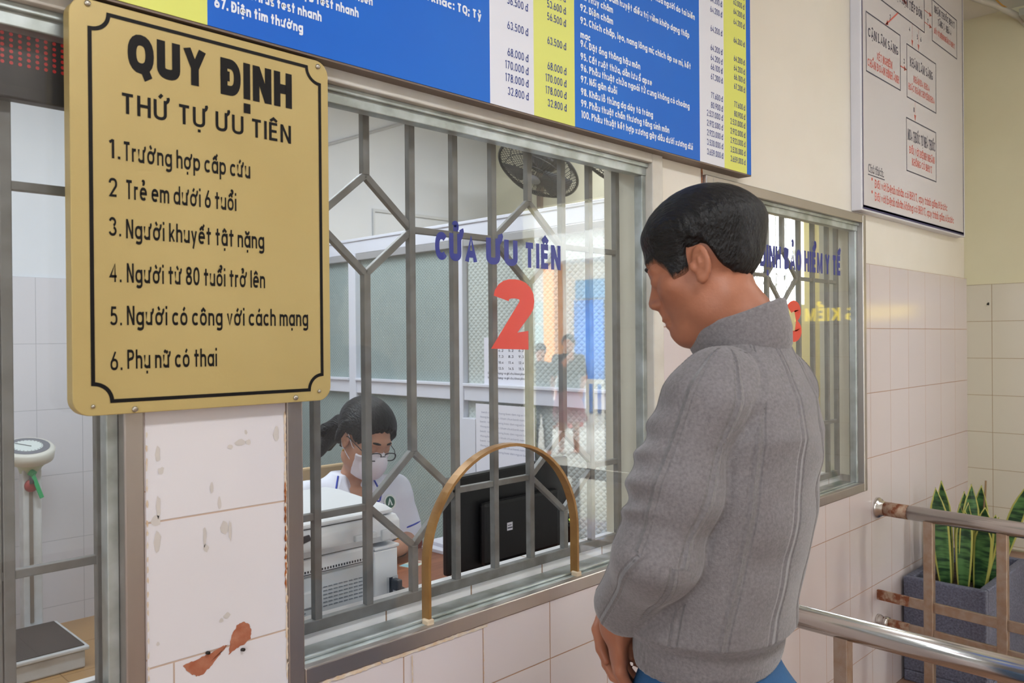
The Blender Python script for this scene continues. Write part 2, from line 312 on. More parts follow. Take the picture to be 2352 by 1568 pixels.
def surf(fn, lo, hi, h, B=12):
    lo = np.array(lo, float); n = ((np.ceil((np.array(hi) - lo) / h).astype(int) + 1) // B + 1) * B
    F = np.ones(n, np.float32); nb = n // B
    bi = np.stack(np.meshgrid(*[np.arange(k) for k in nb], indexing='ij'), -1).reshape(-1, 3)
    cen = lo + (bi * B + (B - 1) / 2) * h; dc = fn(cen); lim = B * h * .87 * 1.5 + .006
    loc = np.stack(np.meshgrid(*[np.arange(B)] * 3, indexing='ij'), -1).reshape(-1, 3)
    near = np.abs(dc) < lim
    for b in bi[(~near) & (dc < 0)]: F[b[0] * B:b[0] * B + B, b[1] * B:b[1] * B + B, b[2] * B:b[2] * B + B] = -1
    nbk = bi[near]
    for q in range(0, len(nbk), 60):
        ch_ = nbk[q:q + 60]; P = lo + ((ch_[:, None, :] * B + loc[None]).reshape(-1, 3)) * h; d = fn(P).reshape(len(ch_), B, B, B)
        for b, dd in zip(ch_, d): F[b[0] * B:b[0] * B + B, b[1] * B:b[1] * B + B, b[2] * B:b[2] * B + B] = dd
    S = F < 0; st = np.array([n[1] * n[2], n[2], 1]); quads = []
    for ax in range(3):
        a = [slice(None)] * 3; c = [slice(None)] * 3; a[ax] = slice(0, -1); c[ax] = slice(1, None)
        I = np.argwhere(S[tuple(a)] != S[tuple(c)]); u, v = (ax + 1) % 3, (ax + 2) % 3
        I = I[(I[:, u] > 0) & (I[:, v] > 0)]
        b = I @ st; ins = S.reshape(-1)[b]
        q = np.stack([b - st[u] - st[v], b - st[v], b, b - st[u]], 1); q[~ins] = q[~ins][:, ::-1]; quads.append(q)
    Q = np.concatenate(quads); ids, inv = np.unique(Q, return_inverse=True); Q = inv.reshape(-1, 4)
    base = np.stack([ids // st[0], (ids // st[1]) % n[1], ids % n[2]], 1)
    Ff = F.reshape(-1); corners = np.array([[i, j, k] for i in (0, 1) for j in (0, 1) for k in (0, 1)]); cf = np.stack([Ff[ids + c @ st] for c in corners], 1)
    acc = np.zeros((len(ids), 3)); cnt = np.zeros(len(ids))
    for i in range(8):
        for j in range(i + 1, 8):
            if np.abs(corners[i] - corners[j]).sum() == 1:
                mk = (cf[:, i] < 0) != (cf[:, j] < 0); t = cf[mk, i] / (cf[mk, i] - cf[mk, j])
                acc[mk] += corners[i] + (corners[j] - corners[i]) * t[:, None]; cnt[mk] += 1
    V = lo + (base + acc / np.maximum(cnt, 1)[:, None]) * h
    return V, Q
def normals(fn, V, e=.002):
    g = np.stack([fn(V + np.eye(3)[i] * e) - fn(V - np.eye(3)[i] * e) for i in range(3)], 1); return g / (np.linalg.norm(g, axis=1)[:, None] + 1e-9)
def npmesh(name, V, Q, mats, parent=None, attrs=None, mi=None):
    me = bpy.data.meshes.new(name); me.vertices.add(len(V)); me.vertices.foreach_set('co', np.asarray(V, np.float32).reshape(-1))
    k = Q.shape[1]; me.loops.add(Q.size); me.loops.foreach_set('vertex_index', Q.reshape(-1).astype(np.int32)); me.polygons.add(len(Q))
    me.polygons.foreach_set('loop_start', np.arange(0, Q.size, k, dtype=np.int32)); me.polygons.foreach_set('loop_total', np.full(len(Q), k, np.int32))
    me.polygons.foreach_set('use_smooth', np.ones(len(Q), bool))
    for mt in (mats if isinstance(mats, (list, tuple)) else [mats]): me.materials.append(mt)
    if mi is not None: me.polygons.foreach_set('material_index', np.asarray(mi, np.int32))
    me.update(calc_edges=True); me.validate()
    for nm, val in (attrs or {}).items():
        a = me.attributes.new(nm, 'FLOAT', 'POINT'); a.data.foreach_set('value', np.asarray(val, np.float32))
    o = bpy.data.objects.new(name, me); COL.objects.link(o)
    if parent: o.parent = parent; o.matrix_parent_inverse = Matrix.Translation(-Vector(parent.location))
    return o
def smooth01(x, a, b): t = np.clip((x - a) / (b - a), 0, 1); return t * t * (3 - 2 * t)
def vnoise(P, s, seed=0):
    """cheap smooth value noise."""
    q = P * s + seed * 17.3; i = np.floor(q).astype(np.int64); f = q - i; f = f * f * (3 - 2 * f)
    def hsh(a): v = np.sin(a[:, 0] * 127.1 + a[:, 1] * 311.7 + a[:, 2] * 74.7) * 43758.5453; return v - np.floor(v)
    r = 0
    for dx in (0, 1):
        for dy in (0, 1):
            for dz in (0, 1):
                w = (f[:, 0] if dx else 1 - f[:, 0]) * (f[:, 1] if dy else 1 - f[:, 1]) * (f[:, 2] if dz else 1 - f[:, 2]); r = r + w * hsh(i + np.array([dx, dy, dz]))
    return r

def head(S, R, t, k=1.0, female=False):
    """a head with a face; local frame: y forward, z up, x to the person's right, origin between the ears."""
    S.frame(R, t, k)
    S.ell((0, -.018, .036), (.075, .098, .086), .02); S.ell((0, .028, -.036), (.056, .062, .08), .035)
    S.ell((0, .064, -.103), (.024, .021, .018), .03); S.ell((0, .035, -.098), (.040, .045, .024), .03)
    for s in (-1, 1):
        S.ell((s * .048, .000, -.072), (.018, .034, .030), .03); S.ell((s * .044, .052, -.018), (.022, .024, .02), .025)
    S.ell((0, .076, .024), (.048, .016, .012), .02)
    for s in (-1, 1): S.ell((s * .032, .099, .003), (.017, .014, .011), .012, sub=True)
    for s in (-1, 1): S.ell((s * .031, .0775, .002), (.016, .0135, .0125), .006)
    S.cap((0, .082, .012), (0, .1035, -.028), .008, .0112, .014)
    for s in (-1, 1): S.ell((s * .012, .098, -.034), (.009, .011, .008), .008)
    S.ell((0, .09, -.05), (.012, .01, .012), .01)
    S.ell((0, .0895, -.0635), (.023, .011, .0055), .006); S.ell((0, .087, -.0755), (.02, .011, .0065), .006); S.ell((0, .082, -.092), (.02, .01, .01), .012)
    for s in (-1, 1):
        er = rotm(.18, 0, s * .42)
        S.ell((s * .080, -.012, -.004), (.0075, .0185, .031), .005, er); S.ell((s * .079, -.004, -.029), (.006, .009, .011), .006)
        S.ell((s * .0885, -.009, -.001), (.008, .0115, .021), .003, er, sub=True); S.ell((s * .083, -.010, -.002), (.004, .006, .012), .003, er); S.ell((s * .0795, .004, -.006), (.006, .006, .009), .004)
    S.frame()
def hand(S, wrist, R, k=1.0, curl=(.5, .5, .55, .6), side=1, thumb=.5):
    """hand; local frame: -z from wrist to fingertips, y = back of the hand, x towards the thumb times side."""
    S.frame(R, wrist, k)
    S.ell((0, 0, -.045), (.036, .0155, .05), .014); S.ell((side * .022, -.004, -.035), (.018, .014, .034), .012); S.cap((0, 0, .03), (0, 0, -.012), .026, .027, .016)
    S.k = k
    for i, (x, L) in enumerate(zip((.028, .0095, -.0095, -.028), (.078, .088, .082, .064))):
        p = np.array((side * x, .001, -.083 + (.004 if i in (0, 3) else 0) + (.006 if i == 3 else 0))); a = .12
        for j, fr in enumerate((.45, .31, .24)):
            a += curl[i] * (.55, 1.0, .8)[j]; q = p + np.array((side * x * .03, -math.sin(a), -math.cos(a))) * L * fr
            S.cap(p, q, (.0096, .0088, .008)[j], (.0088, .008, .0068)[j], .004 if j else .008); p = q
    p = np.array((side * .03, -.004, -.022)); q = p + np.array((side * .026, -.014, -.03)); S.cap(p, q, .0125, .0105, .01)
    r = q + np.array((side * .006, -.012 - thumb * .012, -.026)); S.cap(q, r, .0102, .0088, .004); S.cap(r, r + np.array((-side * .002, -.012, -.018)), .0088, .007, .004)
    S.frame()
# ------------------------------------------------------------------ materials of the place
CREAM = mat('cream_paint', (234, 229, 219), .6, noise=(2.2, (229, 223, 211)), bump=(60, .05))
YCREAM = mat('yellow_paint', (234, 229, 198), .6, noise=(1.6, (227, 221, 188)))
REVEAL = mat('greyish_cream_paint', (204, 201, 184), .6, noise=(6, (194, 190, 172)))  # window reveals a greyer cream than the walls
WHITE_P = mat('white_paint', (226, 231, 238), .6, noise=(1.5, (217, 223, 232)))
CEIL = mat('ceiling_paint', (232, 231, 226), .7)
TILE_F = tile_mat('pink_white_tile', (213, 203, 204), (172, 136, 112), 'XZ', (1.254 - 40 * .2245, 1.748 - 20 * .272), (.2245, .272), .0016, .16, (216, 206, 207))
TILE_P = tile_mat('pier_tile', (224, 220, 224), (192, 168, 152), 'XZ', (.512 - 4 * .2525, .918 - 4 * .235), (.2525, .235), .0017, .16)
TILE_P2 = tile_mat('pier_tile_lower', (224, 220, 224), (192, 168, 152), 'XZ', (.556 - 4 * .25, .918 - 4 * .235), (.25, .235), .0017, .16)
TILE_R = tile_mat('beige_tile', (228, 222, 206), (176, 150, 112), 'YZ', (-.015 - 30 * .262, 1.735 - 20 * .212), (.262, .212), .0016, .22)
TILE_O = tile_mat('office_tile', (214, 214, 222), (170, 172, 182), 'XZ', (1.545 - 40 * .23, 1.80 - 20 * .36), (.23, .36), .0016, .2)
TILE_L = tile_mat('ledge_tile', (236, 236, 238), (150, 120, 96), 'XY', (1.06 - 20 * .25, -.4), (.25, 1.0), .0022, .15)
FLOOR_L = tile_mat('terracotta_floor_tile', (156, 122, 102), (120, 94, 78), 'XY', (-10, -10), (.4, .4), .003, .3, (148, 115, 96))
FLOOR_O = tile_mat('ochre_floor_tile', (176, 138, 88), (140, 108, 70), 'XY', (-10, -10), (.4, .4), .003, .3, (170, 132, 84))
ALU = mat('anodised_aluminium', (176, 169, 165), .34, .9, bump=(90, .03, (1, 1, .05)))
ALU_W = mat('weathered_white_aluminium', (214, 211, 204), .45, .15, noise=(7, (196, 190, 180)))
ALU_S = mat('silver_sill', (190, 198, 198), .4, .6, noise=(14, (150, 156, 150)))
ALU_O = mat('white_partition_aluminium', (226, 229, 240), .35, .1)
GLASS = glass_mat('window_glass', .012, 1.0)
STEEL_G = mat('grey_painted_steel', (118, 119, 117), .5, .2, noise=(26, (102, 101, 97)), bump=(40, .06))
BRASS = mat('gold_edge_trim', (160, 122, 70), .42, .3, noise=(18, (142, 102, 54)))
GROUT = mat('stained_grout', (206, 178, 146), .8, noise=(50, (218, 208, 194)))
BRICK = mat('bare_terracotta', (178, 118, 92), .9, noise=(40, (164, 94, 66)), bump=(80, .2))
BLACKM = mat('black_print', (20, 18, 18), .5, spec=.2)
BLUEV = mat('blue_vinyl', (36, 46, 136), .4)
REDV = mat('red_vinyl', (222, 66, 48), .4)

T_W = .18      # wall thickness
X0, X1 = -3.2, 4.825
OPEN = [(-.75, .512, .80, 1.975), (.765, 1.975, .80, 1.975), (2.212, 3.455, .80, 1.948)]
def wall_pieces(mb, y0, y1, za, zb, mi=0, side=0):
    """the wall between za and zb around the three openings."""
    xs = [X0] + [v for o in OPEN for v in o[:2]] + [X1]
    for i in range(0, len(xs), 2):
        mb.box((xs[i], y0, za), (xs[i + 1], y1, zb), mi)
    for o in OPEN:
        if o[2] > za: mb.box((o[0], y0, za), (o[1], y1, min(o[2], zb)), mi)
        if o[3] < zb: mb.box((o[0], y0, max(o[3], za)), (o[1], y1, zb), mi)
mb = MB(); wall_pieces(mb, .012, T_W, FLOOR, 3.28); mb.box((X1, .13, FLOOR), (5.25, T_W, 3.28))
wall_front = struct(mb.build('wall_front', CREAM), 'cream service wall with three glazed counter windows')
mb = MB(); wall_pieces(mb, 0, .012, FLOOR, 1.748)
# the pier between the first two windows has rows of its own
wall_tiles = struct(mb.build('wall_front_tiles', TILE_F), 'pinkish tiles on the lower part of the service wall')
MB().box((.5135, -.0015, .918), (.7635, .0002, 1.748)).build('pier_tile_facing', TILE_P, wall_tiles); MB().box((.5135, -.0015, FLOOR), (.7635, .0002, .918)).build('pier_tile_facing', TILE_P2, wall_tiles)
# chipped glaze, nails and stains on the pier
def blob(mb, cx, cz, pts, y=-.0022, mi=0):
    mb.add([(cx, y, cz)] + [(cx + a, y, cz + b) for a, b in pts], [(0, i + 1, (i + 1) % len(pts) + 1) for i in range(len(pts))], mi)
mb = MB()
def ragged(pts, n=5, j=.0012):
    out = []
    for (a, b), (c, d) in zip(pts, pts[1:] + pts[:1]):
        for t in range(n): out.append((a + (c - a) * t / n + random.uniform(-j, j), b + (d - b) * t / n + random.uniform(-j, j)))
    return out
blob(mb, .672, .928, ragged([(-.022, -.024), (-.01, -.019), (.006, -.014), (.019, -.008), (.021, .006), (.016, .019), (.006, .026), (-.006, .022), (-.014, .010), (-.019, -.006)]))
blob(mb, .615, .899, ragged([(-.044, .009), (-.034, -.007), (-.022, -.016), (-.008, -.015), (.006, -.004), (.02, .010), (.034, .022), (.026, .022), (.0, .016), (-.022, .012)]))
mb.build('chipped_patch', BRICK, wall_tiles)
STAIN = mat('tile_stain', (206, 199, 194), .4)
mb = MB()
for cx, cz, w, h in [(.533, 1.262, .004, .014), (.538, 1.235, .005, .007), (.657, 1.262, .006, .004), (.675, 1.268, .01, .006), (.69, 1.267, .005, .005), (.745, 1.275, .006, .014), (.686, 1.285, .003, .004),
                     (.533, 1.178, .004, .02), (.529, 1.155, .008, .012), (.531, 1.12, .006, .018), (.623, 1.196, .004, .009), (.636, 1.168, .004, .012), (.645, 1.125, .007, .012), (.655, 1.118, .003, .02), (.61, 1.115, .003, .02), (.612, 1.095, .005, .007), (.648, .972, .006, .005), (.638, .966, .004, .004), (.53, .955, .003, .003)]:
    a = [(w * math.cos(t) * random.uniform(.7, 1.2), h * math.sin(t) * random.uniform(.7, 1.2)) for t in np.linspace(0, 2 * PI, 11)[:-1]]
    blob(mb, cx, cz, a)
mb.build('stain', STAIN, wall_tiles)
mb = MB()
for x, z in [(.612, .917), (.675, .905)]: mb.tube([(x, .0, z), (x, -.009, z + .002)], .003, 8)
mb.build('nail', mat('dark_nail', (50, 45, 42), .5, .6), wall_front, True)
# crumbling grout along the frames
mb = MB()
def crumbs(mb, p, q, w, n, y=-.0024):
    for i in range(n):
        t = (i + random.random()) / n; x = p[0] + (q[0] - p[0]) * t; z = p[1] + (q[1] - p[1]) * t
        a = [(w * random.uniform(.5, 1.3) * (1 if abs(q[1] - p[1]) > abs(q[0] - p[0]) else 3) * math.cos(t2), w * random.uniform(.5, 1.3) * (4 if abs(q[1] - p[1]) > abs(q[0] - p[0]) else 1) * math.sin(t2)) for t2 in np.linspace(0, 2 * PI, 9)[:-1]]
        blob(mb, x, z, a, y + random.uniform(-.0004, .0004))
crumbs(mb, (.7622, .83), (.7622, 1.31), .0024, 44); crumbs(mb, (.515, .9), (.515, 1.3), .0016, 24); crumbs(mb, (.80, .797), (1.26, .797), .0042, 40); crumbs(mb, (1.05, .70), (1.05, .79), .002, 10); crumbs(mb, (1.254, .66), (1.254, .79), .0012, 10)
mb.build('crumbled_grout', GROUT, wall_tiles)
mb = MB(); crumbs(mb, (.761, 1.0), (.761, 1.19), .0022, 12, -.003); crumbs(mb, (2.206, 1.93), (2.206, 1.975), .004, 5, .0105)
mb.build('rust_stain', mat('rust', (176, 98, 40), .85, noise=(60, (120, 66, 34))), wall_tiles)

# the wall at the end of the lobby, with its doorway to the yard
XR = 5.25
DY0, DY1, DZ = -3.66, -2.74, 2.6
mb = MB()
mb.box((XR, DY1, FLOOR), (XR + .15, .13, 3.28)); mb.box((XR, -5.2, FLOOR), (XR + .15, DY0, 3.28)); mb.box((XR, DY0, DZ), (XR + .15, DY1, 3.28))
wall_right = struct(mb.build('wall_right', YCREAM), 'yellow end wall of the lobby above beige tiles')
mb = MB(); mb.box((XR - .012, DY1, .235), (XR, .13, 1.735)); mb.box((XR - .012, -5.2, .235), (XR, DY0, 1.735)); mb.build('tile_dado', TILE_R, wall_right)
mb = MB(); mb.box((XR - .016, DY1, 1.735), (XR, .13, 1.757)); mb.build('dado_trim', YCREAM, wall_right)
struct(MB().box((XR - .16, DY1 + .3, FLOOR), (XR - .0005, .125, .225)).build('trim_1', FLOOR_L, bevel=.004), 'orange tiled step at the foot of the end wall')
mb = MB(); mb.box((XR - .013, -.002, 1.615), (XR - .0125, .006, 1.63)); mb.tube([(XR - .012, .002, 1.625), (XR - .035, .002, 1.62)], .004, 8)
mb.build('wall_hook', BLACKM, wall_right)

struct(MB().box((-3.4, -5.2, FLOOR - .1), (XR + .15, .012, FLOOR)).build('floor', FLOOR_L), 'terracotta tiled lobby floor')
struct(MB().box((-3.4, .0121, FLOOR - .1), (10.2, 5.2, FLOOR)).build('floor_office', FLOOR_O), 'ochre tiled office floor')
struct(MB().box((-3.4, -5.2, 3.28), (XR + .15, .18, 3.4)).build('ceiling', CEIL), 'white lobby ceiling')
struct(MB().box((-3.4, .1801, 3.2), (10.2, 5.2, 3.4)).build('ceiling_office', CEIL), 'white office ceiling')
struct(MB().box((-3.4, -5.35, FLOOR), (XR + .15, -5.2, 3.28)).build('wall_back', CREAM), 'cream wall opposite the counters')

struct(MB().box((-3.55, -5.2, FLOOR), (-3.4, .012, 3.28)).build('wall_left_light_block', CREAM), 'unseen cream wall added to keep sky light out of the lobby')  # added out of view to block the bright sky on this side
# office shell
YB = 3.6
mb = MB(); mb.box((-3.4, YB, FLOOR), (4.8, YB + .15, 3.2)); wob = struct(mb.build('wall_office_back', WHITE_P), 'white back wall of the office')
MB().box((-3.4, YB - .012, FLOOR), (4.8, YB, 1.80)).build('tile_dado', TILE_O, wob)
struct(MB().box((-3.4, T_W, FLOOR), (-3.25, YB, 3.2)).build('wall_office_left', WHITE_P), 'white side wall of the office')
# wall between the second and the third office, with a doorway
mb = MB(); mb.box((4.8, 1.55, FLOOR), (4.92, 5.2, 3.2))
struct(mb.build('wall_office_right', mat('pale_yellow_paint', (226, 224, 202), .6)), 'pale yellow cross wall of the office')
# third office: a wall with a window to the sky
mb = MB()
wx0, wx1, wz0, wz1 = 7.2, 9.75, 1.84, 2.98
mb.box((4.92, 3.2, FLOOR), (wx0, 3.35, 3.2)); mb.box((wx1, 3.2, FLOOR), (10.2, 3.35, 3.2)); mb.box((wx0, 3.2, FLOOR), (wx1, 3.35, wz0)); mb.box((wx0, 3.2, wz1), (wx1, 3.35, 3.2))
mb.box((10.05, T_W, FLOOR), (10.2, 3.2, 3.2)); mb.box((XR + .15, .02, FLOOR), (10.2, T_W, 3.2))
struct(mb.build('wall_far_office', YCREAM), 'pale yellow walls of the third office')

# ------------------------------------------------------------------ counter windows
gx = lambda x: x * 1.025
gz = lambda z: 1.445 + (z - 1.445) * 1.025
YG = .095
def window(name, label, o, fr, arch=None, rv=.0405, top_white=1):
    x0, x1, z0, z1 = o; l, r, b, t = fr
    win = bpy.data.objects.new(name, None); COL.objects.link(win); win.location = (x0, 0, z0); struct(win, label)
    y0, y1 = -.003, .055
    mb = MB(); mb.box((x0, y0, z0), (x0 + l, y1, z1)); mb.box((x1 - r, y0, z0), (x1, y1, z1), 1 if r > .04 else 0)
    mb.box((x0 + l, y0, z1 - t), (x1 - r, y1, z1), top_white); mb.box((x0 + l, y0, z0), (x1 - r, .018, z0 + b))
    mb.build('window_frame', [ALU, ALU_W], win, bevel=.003)
    mb = MB(); mb.box((x0 + l, .018, z0 + .004), (x1 - r, T_W - .08, z0 + b)); mb.box((x0 + l, .032, z0 + b), (x1 - r, .04, z0 + b + .006)); mb.build('sill_track', ALU_S, win, bevel=.002)
    mb = MB(); mb.box((x0 + l, .02, z1 - t - .034), (x1 - r, .05, z1 - t)); mb.box((x0 + l, .012, z1 - t - .012), (x1 - r, .03, z1 - t))
    mb.box((x1 - r - .018, .022, z0 + b), (x1 - r, .05, z1 - t - .034)); mb.build('sash_channel', ALU_S, win, bevel=.002)
    # ledge of white tiles behind the grille
    MB().box((x0, T_W - .08, z0 + .002), (x1, T_W, z0 + .064)).build('ledge', TILE_L, win, bevel=.003)
    # painted reveal
    mb = MB(); mb.box((x1 - rv, .056, z0 + .064), (x1, T_W, z1)); mb.box((x0, .056, z0 + .064), (x0 + .012, T_W, z1)); mb.box((x0 + .012, .056, z1 - .02), (x1 - rv, T_W, z1)); mb.build('reveal', REVEAL, win)
    ga, gb, gc, gd = x0 + l, x1 - r, z0 + b, z1 - t - .012
    if arch:
        pts = arch
        out = [(ga, gc), (ga, gd), (gb, gd), (gb, gc), (pts[-1][0], gc)] + pts[::-1] + [(pts[0][0], gc)]
        mb = MB(); mb.prism(out, lambda u, v: (u, .024, v), lambda u, v: (u, .029, v))
        mb.build('glass_pane', GLASS, win)
    else:
        MB().box((ga, .024, gc), (gb, .029, gd)).build('glass_pane', GLASS, win)
    return win
acx, arx, alg = 1.3565, .246, .955
arch = [(acx - arx, .836), (acx - arx, alg)] + [(acx + arx * math.cos(t), alg + (arx - .006) * math.sin(t)) for t in np.linspace(PI, 0, 33)[1:-1]] + [(acx + arx, alg), (acx + arx, .836)]
w1 = window('window_1', 'counter window left of the gold sign', OPEN[0], (.04, .032, .035, .03), rv=.013)
w2 = window('window_2', 'counter window with a gold edged arch opening and blue lettering', OPEN[1], (.034, .05, .035, .034), arch)
w3 = window('window_3', 'farther counter window with red 3 on the glass', OPEN[2], (.04, .032, .035, .034), top_white=0)
# gold trim round the arch
mb = MB(); n = len(arch)
for i in range(n - 1):
    (ax, az), (bx, bz) = arch[i], arch[i + 1]
    def off(x, z, k):
        if z <= alg: return (x + (k if x > acx else -k), z)
        a = math.atan2(z - alg, x - acx); return (x + math.cos(a) * k, z + math.sin(a) * k)
    q = [off(ax, az, .003), off(bx, bz, .003), off(bx, bz, -.004), off(ax, az, -.004)]
    vs = [(u, y, v) for y in (.012, .036) for u, v in q]
    mb.add(vs, [(0, 1, 2, 3), (7, 6, 5, 4), (0, 4, 5, 1), (2, 6, 7, 3)])
mb.build('arch_trim', BRASS, w2)
mb = MB()
for x in (acx - arx, acx + arx): mb.box((x - .009, .008, .832), (x + .009, .03, .846))
mb.build('sealant_blob', mat('old_sealant', (206, 186, 158), .6), w2, bevel=.003)
mb = MB(); T = onwall(.0234)
write(mb, 'CỬA', 1.143, 1.6195, .0615, 1.268 - 1.143, T, pen=.26, gap=.1); write(mb, 'ƯU', 1.296, 1.6185, .0615, 1.40 - 1.296, T, pen=.26, gap=.1)
write(mb, 'TIÊN', 1.424, 1.618, .0615, 1.556 - 1.424, T, pen=.24, gap=.12); mb.build('window_lettering', BLUEV, w2)
mb = MB(); write(mb, '2', 1.318, 1.4185, .169, .139, T, pen=.27); mb.build('window_numeral', REDV, w2)
mb = MB(); write(mb, 'GIÁM ĐỊNH BẢO HIỂM Y TẾ', 3.262, 1.688, .078, .86, T, pen=.25, gap=.12, align='r'); mb.build('window_lettering', BLUEV, w3)
mb = MB(); write(mb, '3', 2.79, 1.425, .152, .118, T, pen=.27); mb.build('window_numeral', REDV, w3)

# ------------------------------------------------------------------ steel grilles behind the glass
def grille(label, x0, x1, z0, z1, full, pieces, loc):
    g = thing('window_grille', label, 'grille', (x0, YG, z0), 'steel window grilles')
    w = .0165
    fb = MB(); fb.box((x0, YG - .009, z0 - .012), (x1, YG + .009, z0 + .012)); fb.box((x0, YG - .009, z1 - .012), (x1, YG + .009, z1 + .012)); fb.box((x0, YG - .009, z0 + .012), (x0 + w, YG + .009, z1 - .012)); fb.box((x1 - w, YG - .009, z0 + .012), (x1, YG + .009, z1 - .012))
    fb.build('grille_frame', STEEL_G, g, bevel=.002)
    for x, a, b in full: MB().bar((x, YG, a), (x, YG, b), w, w).build('upright_bar', STEEL_G, g, bevel=.0015)
    for p, q in pieces:
        MB().bar((p[0], YG + .001, p[1]), (q[0], YG + .001, q[1]), .0145, .014).build('diamond_bar' if abs(p[1] - q[1]) > .02 else 'cross_bar', STEEL_G, g, bevel=.0015)
    return g
def dia(cx, cz, rx, rz): return [((cx, cz + rz), (cx + rx, cz)), ((cx + rx, cz), (cx, cz - rz)), ((cx, cz - rz), (cx - rx, cz)), ((cx - rx, cz), (cx, cz + rz))]
bz, tz = .873, gz(1.925)
B = [gx(v) for v in (.863, .985, 1.104, 1.228, 1.351, 1.475, 1.602, 1.714)]
zu, zl, rz = gz(1.684), gz(1.1), .105
full = [(B[0], bz, tz), (B[1], zu + rz, tz), (B[1], bz, zu - rz), (B[2], zl + rz, tz), (B[2], bz, zl - rz), (B[3], bz, tz), (B[4], bz, tz), (B[5], zu + rz, tz), (B[5], bz, zu - rz), (B[6], zl + rz, tz), (B[6], bz, zl - rz), (B[7], bz, tz)]
e1 = gx(1.832)
pieces = dia(B[1], zu, B[1] - B[0], rz) + dia(B[2], zl, B[2] - B[1], rz) + dia(B[5], zu, B[5] - B[4], rz) + dia(B[6], zl, B[6] - B[5], rz) + \
    [((B[2], zu), (B[4], zu)), ((B[6], zu), (e1, zu)), ((.81, zl), (B[1], zl)), ((B[3], zl), (B[5], zl)), ((B[7], zl), (e1, zl))]
grille('grey steel grille with diamonds behind the glass marked 2', .812, e1 + .008, bz, tz, full, pieces, None)
A3 = [gx(v) for v in (2.36, 2.478, 2.596, 2.711, 2.828, 2.962, 3.081, 3.212)]
full3 = [(x, bz, tz - .02) for i, x in enumerate(A3) if i not in (4,)] + [(A3[4], zu + rz - .02, tz - .02), (A3[4], bz, zu - rz - .02)]
p3 = dia(A3[4], zu - .02, A3[4] - A3[3], rz) + [((A3[5], zu - .02), (3.38, zu - .02)), ((2.25, zu - .02), (A3[3], zu - .02)), ((A3[5], zl), (3.38, zl))]
grille('grey steel grille behind the farther window marked 3', 2.25, 3.39, bz, tz - .02, full3, p3, None)
full1 = [(x, bz, tz) for x in (-.55, -.33, -.11, .11)] + [(.342, bz, tz), (.324, bz, tz)]
grille('grey steel grille behind the window left of the gold sign', -.70, .498, bz, tz, full1 + [(.476, bz, tz)], [((-.69, gz(1.683)), (.475, gz(1.683))), ((-.69, gz(1.096)), (.475, gz(1.096)))], None)
# ------------------------------------------------------------------ gold priority sign
GOLD = mat('gold_plate', (190, 169, 112), .4, .2, noise=(3, (184, 162, 104)), bump=(220, .02, (1, 1, 1)))
SCREW = mat('screw_steel', (178, 172, 160), .35, .9)
sx0, sx1, sz0, sz1, sy = .398, .842, 1.334, 1.962, -.03
sg = thing('gold_sign', 'gold sign with black Vietnamese priority rules, screwed between two windows', 'sign', (sx0, sy, sz0))
def rrect(x0, x1, z0, z1, r, n=8):
    out = []
    for cx, cz, a in ((x1 - r, z1 - r, 0), (x0 + r, z1 - r, 90), (x0 + r, z0 + r, 180), (x1 - r, z0 + r, 270)):
        out += [(cx + r * math.cos(math.radians(a + 90 * i / n)), cz + r * math.sin(math.radians(a + 90 * i / n))) for i in range(n + 1)]
    return out
mb = MB(); mb.prism(rrect(sx0, sx1, sz0, sz1, .026), lambda u, v: (u, sy, v), lambda u, v: (u, -.004, v)); mb.build('plate', GOLD, sg, bevel=.0012)
T = onwall(sy - .0006)
ix0, ix1, iz0, iz1, rr = .4265, .8235, 1.355, 1.9455, .027
bd = []
for cx, cz, a0, a1 in ((ix0, iz0, 90, 0), (ix1, iz0, 180, 90), (ix1, iz1, 270, 180), (ix0, iz1, 360, 270)):
    bd += [(cx + rr * math.cos(math.radians(a0 + (a1 - a0) * i / 8)), cz + rr * math.sin(math.radians(a0 + (a1 - a0) * i / 8))) for i in range(9)]
mb = MB(); line(mb, bd, .0058, T, closed=True)
write(mb, 'QUY', .4815, 1.866, .061, .126, T, pen=.27, gap=.1)
write(mb, 'ĐỊNH', .632, 1.862, .062, .134, T, pen=.27, gap=.11)
write(mb, 'THỨ TỰ ƯU TIÊN', .4705, 1.799, .032, .293, T, pen=.15, gap=.14)
for num, nz, txt, a, b, z in [('1.', 1.727, 'Trường hợp cấp cứu', .4735, .684, 1.726), ('2', 1.668, 'Trẻ em dưới 6 tuổi', .4765, .658, 1.667), ('3.', 1.608, 'Người khuyết tật nặng', .4765, .709, 1.606),
                          ('4.', 1.5375, 'Người từ 80 tuổi trở lên', .4770, .710, 1.5375), ('5.', 1.471, 'Người có công với cách mạng', .4765, .795, 1.4715), ('6.', 1.402, 'Phụ nữ có thai', .4765, .621, 1.4035)]:
    write(mb, num, .4515, nz, .029, .0175 if '.' in num else .0125, T, pen=.14, gap=.2)
    write(mb, txt, a, z, .030, b - a, T, pen=.155, gap=.15)
mb.build('printed_lettering', BLACKM, sg)
for x, z, r in [(.820, 1.951, .0045), (.424, 1.9545, .0045), (.487, 1.3405, .0045), (.768, 1.3425, .0045), (.426, 1.3485, .003), (.8165, 1.3515, .003)]:
    mb = MB(); mb.tube([(x, sy + .001, z), (x, sy - .0022, z), (x, sy - .0034, z)], [r, r, r * .6], 14); mb.build('screw', SCREW, sg, True)

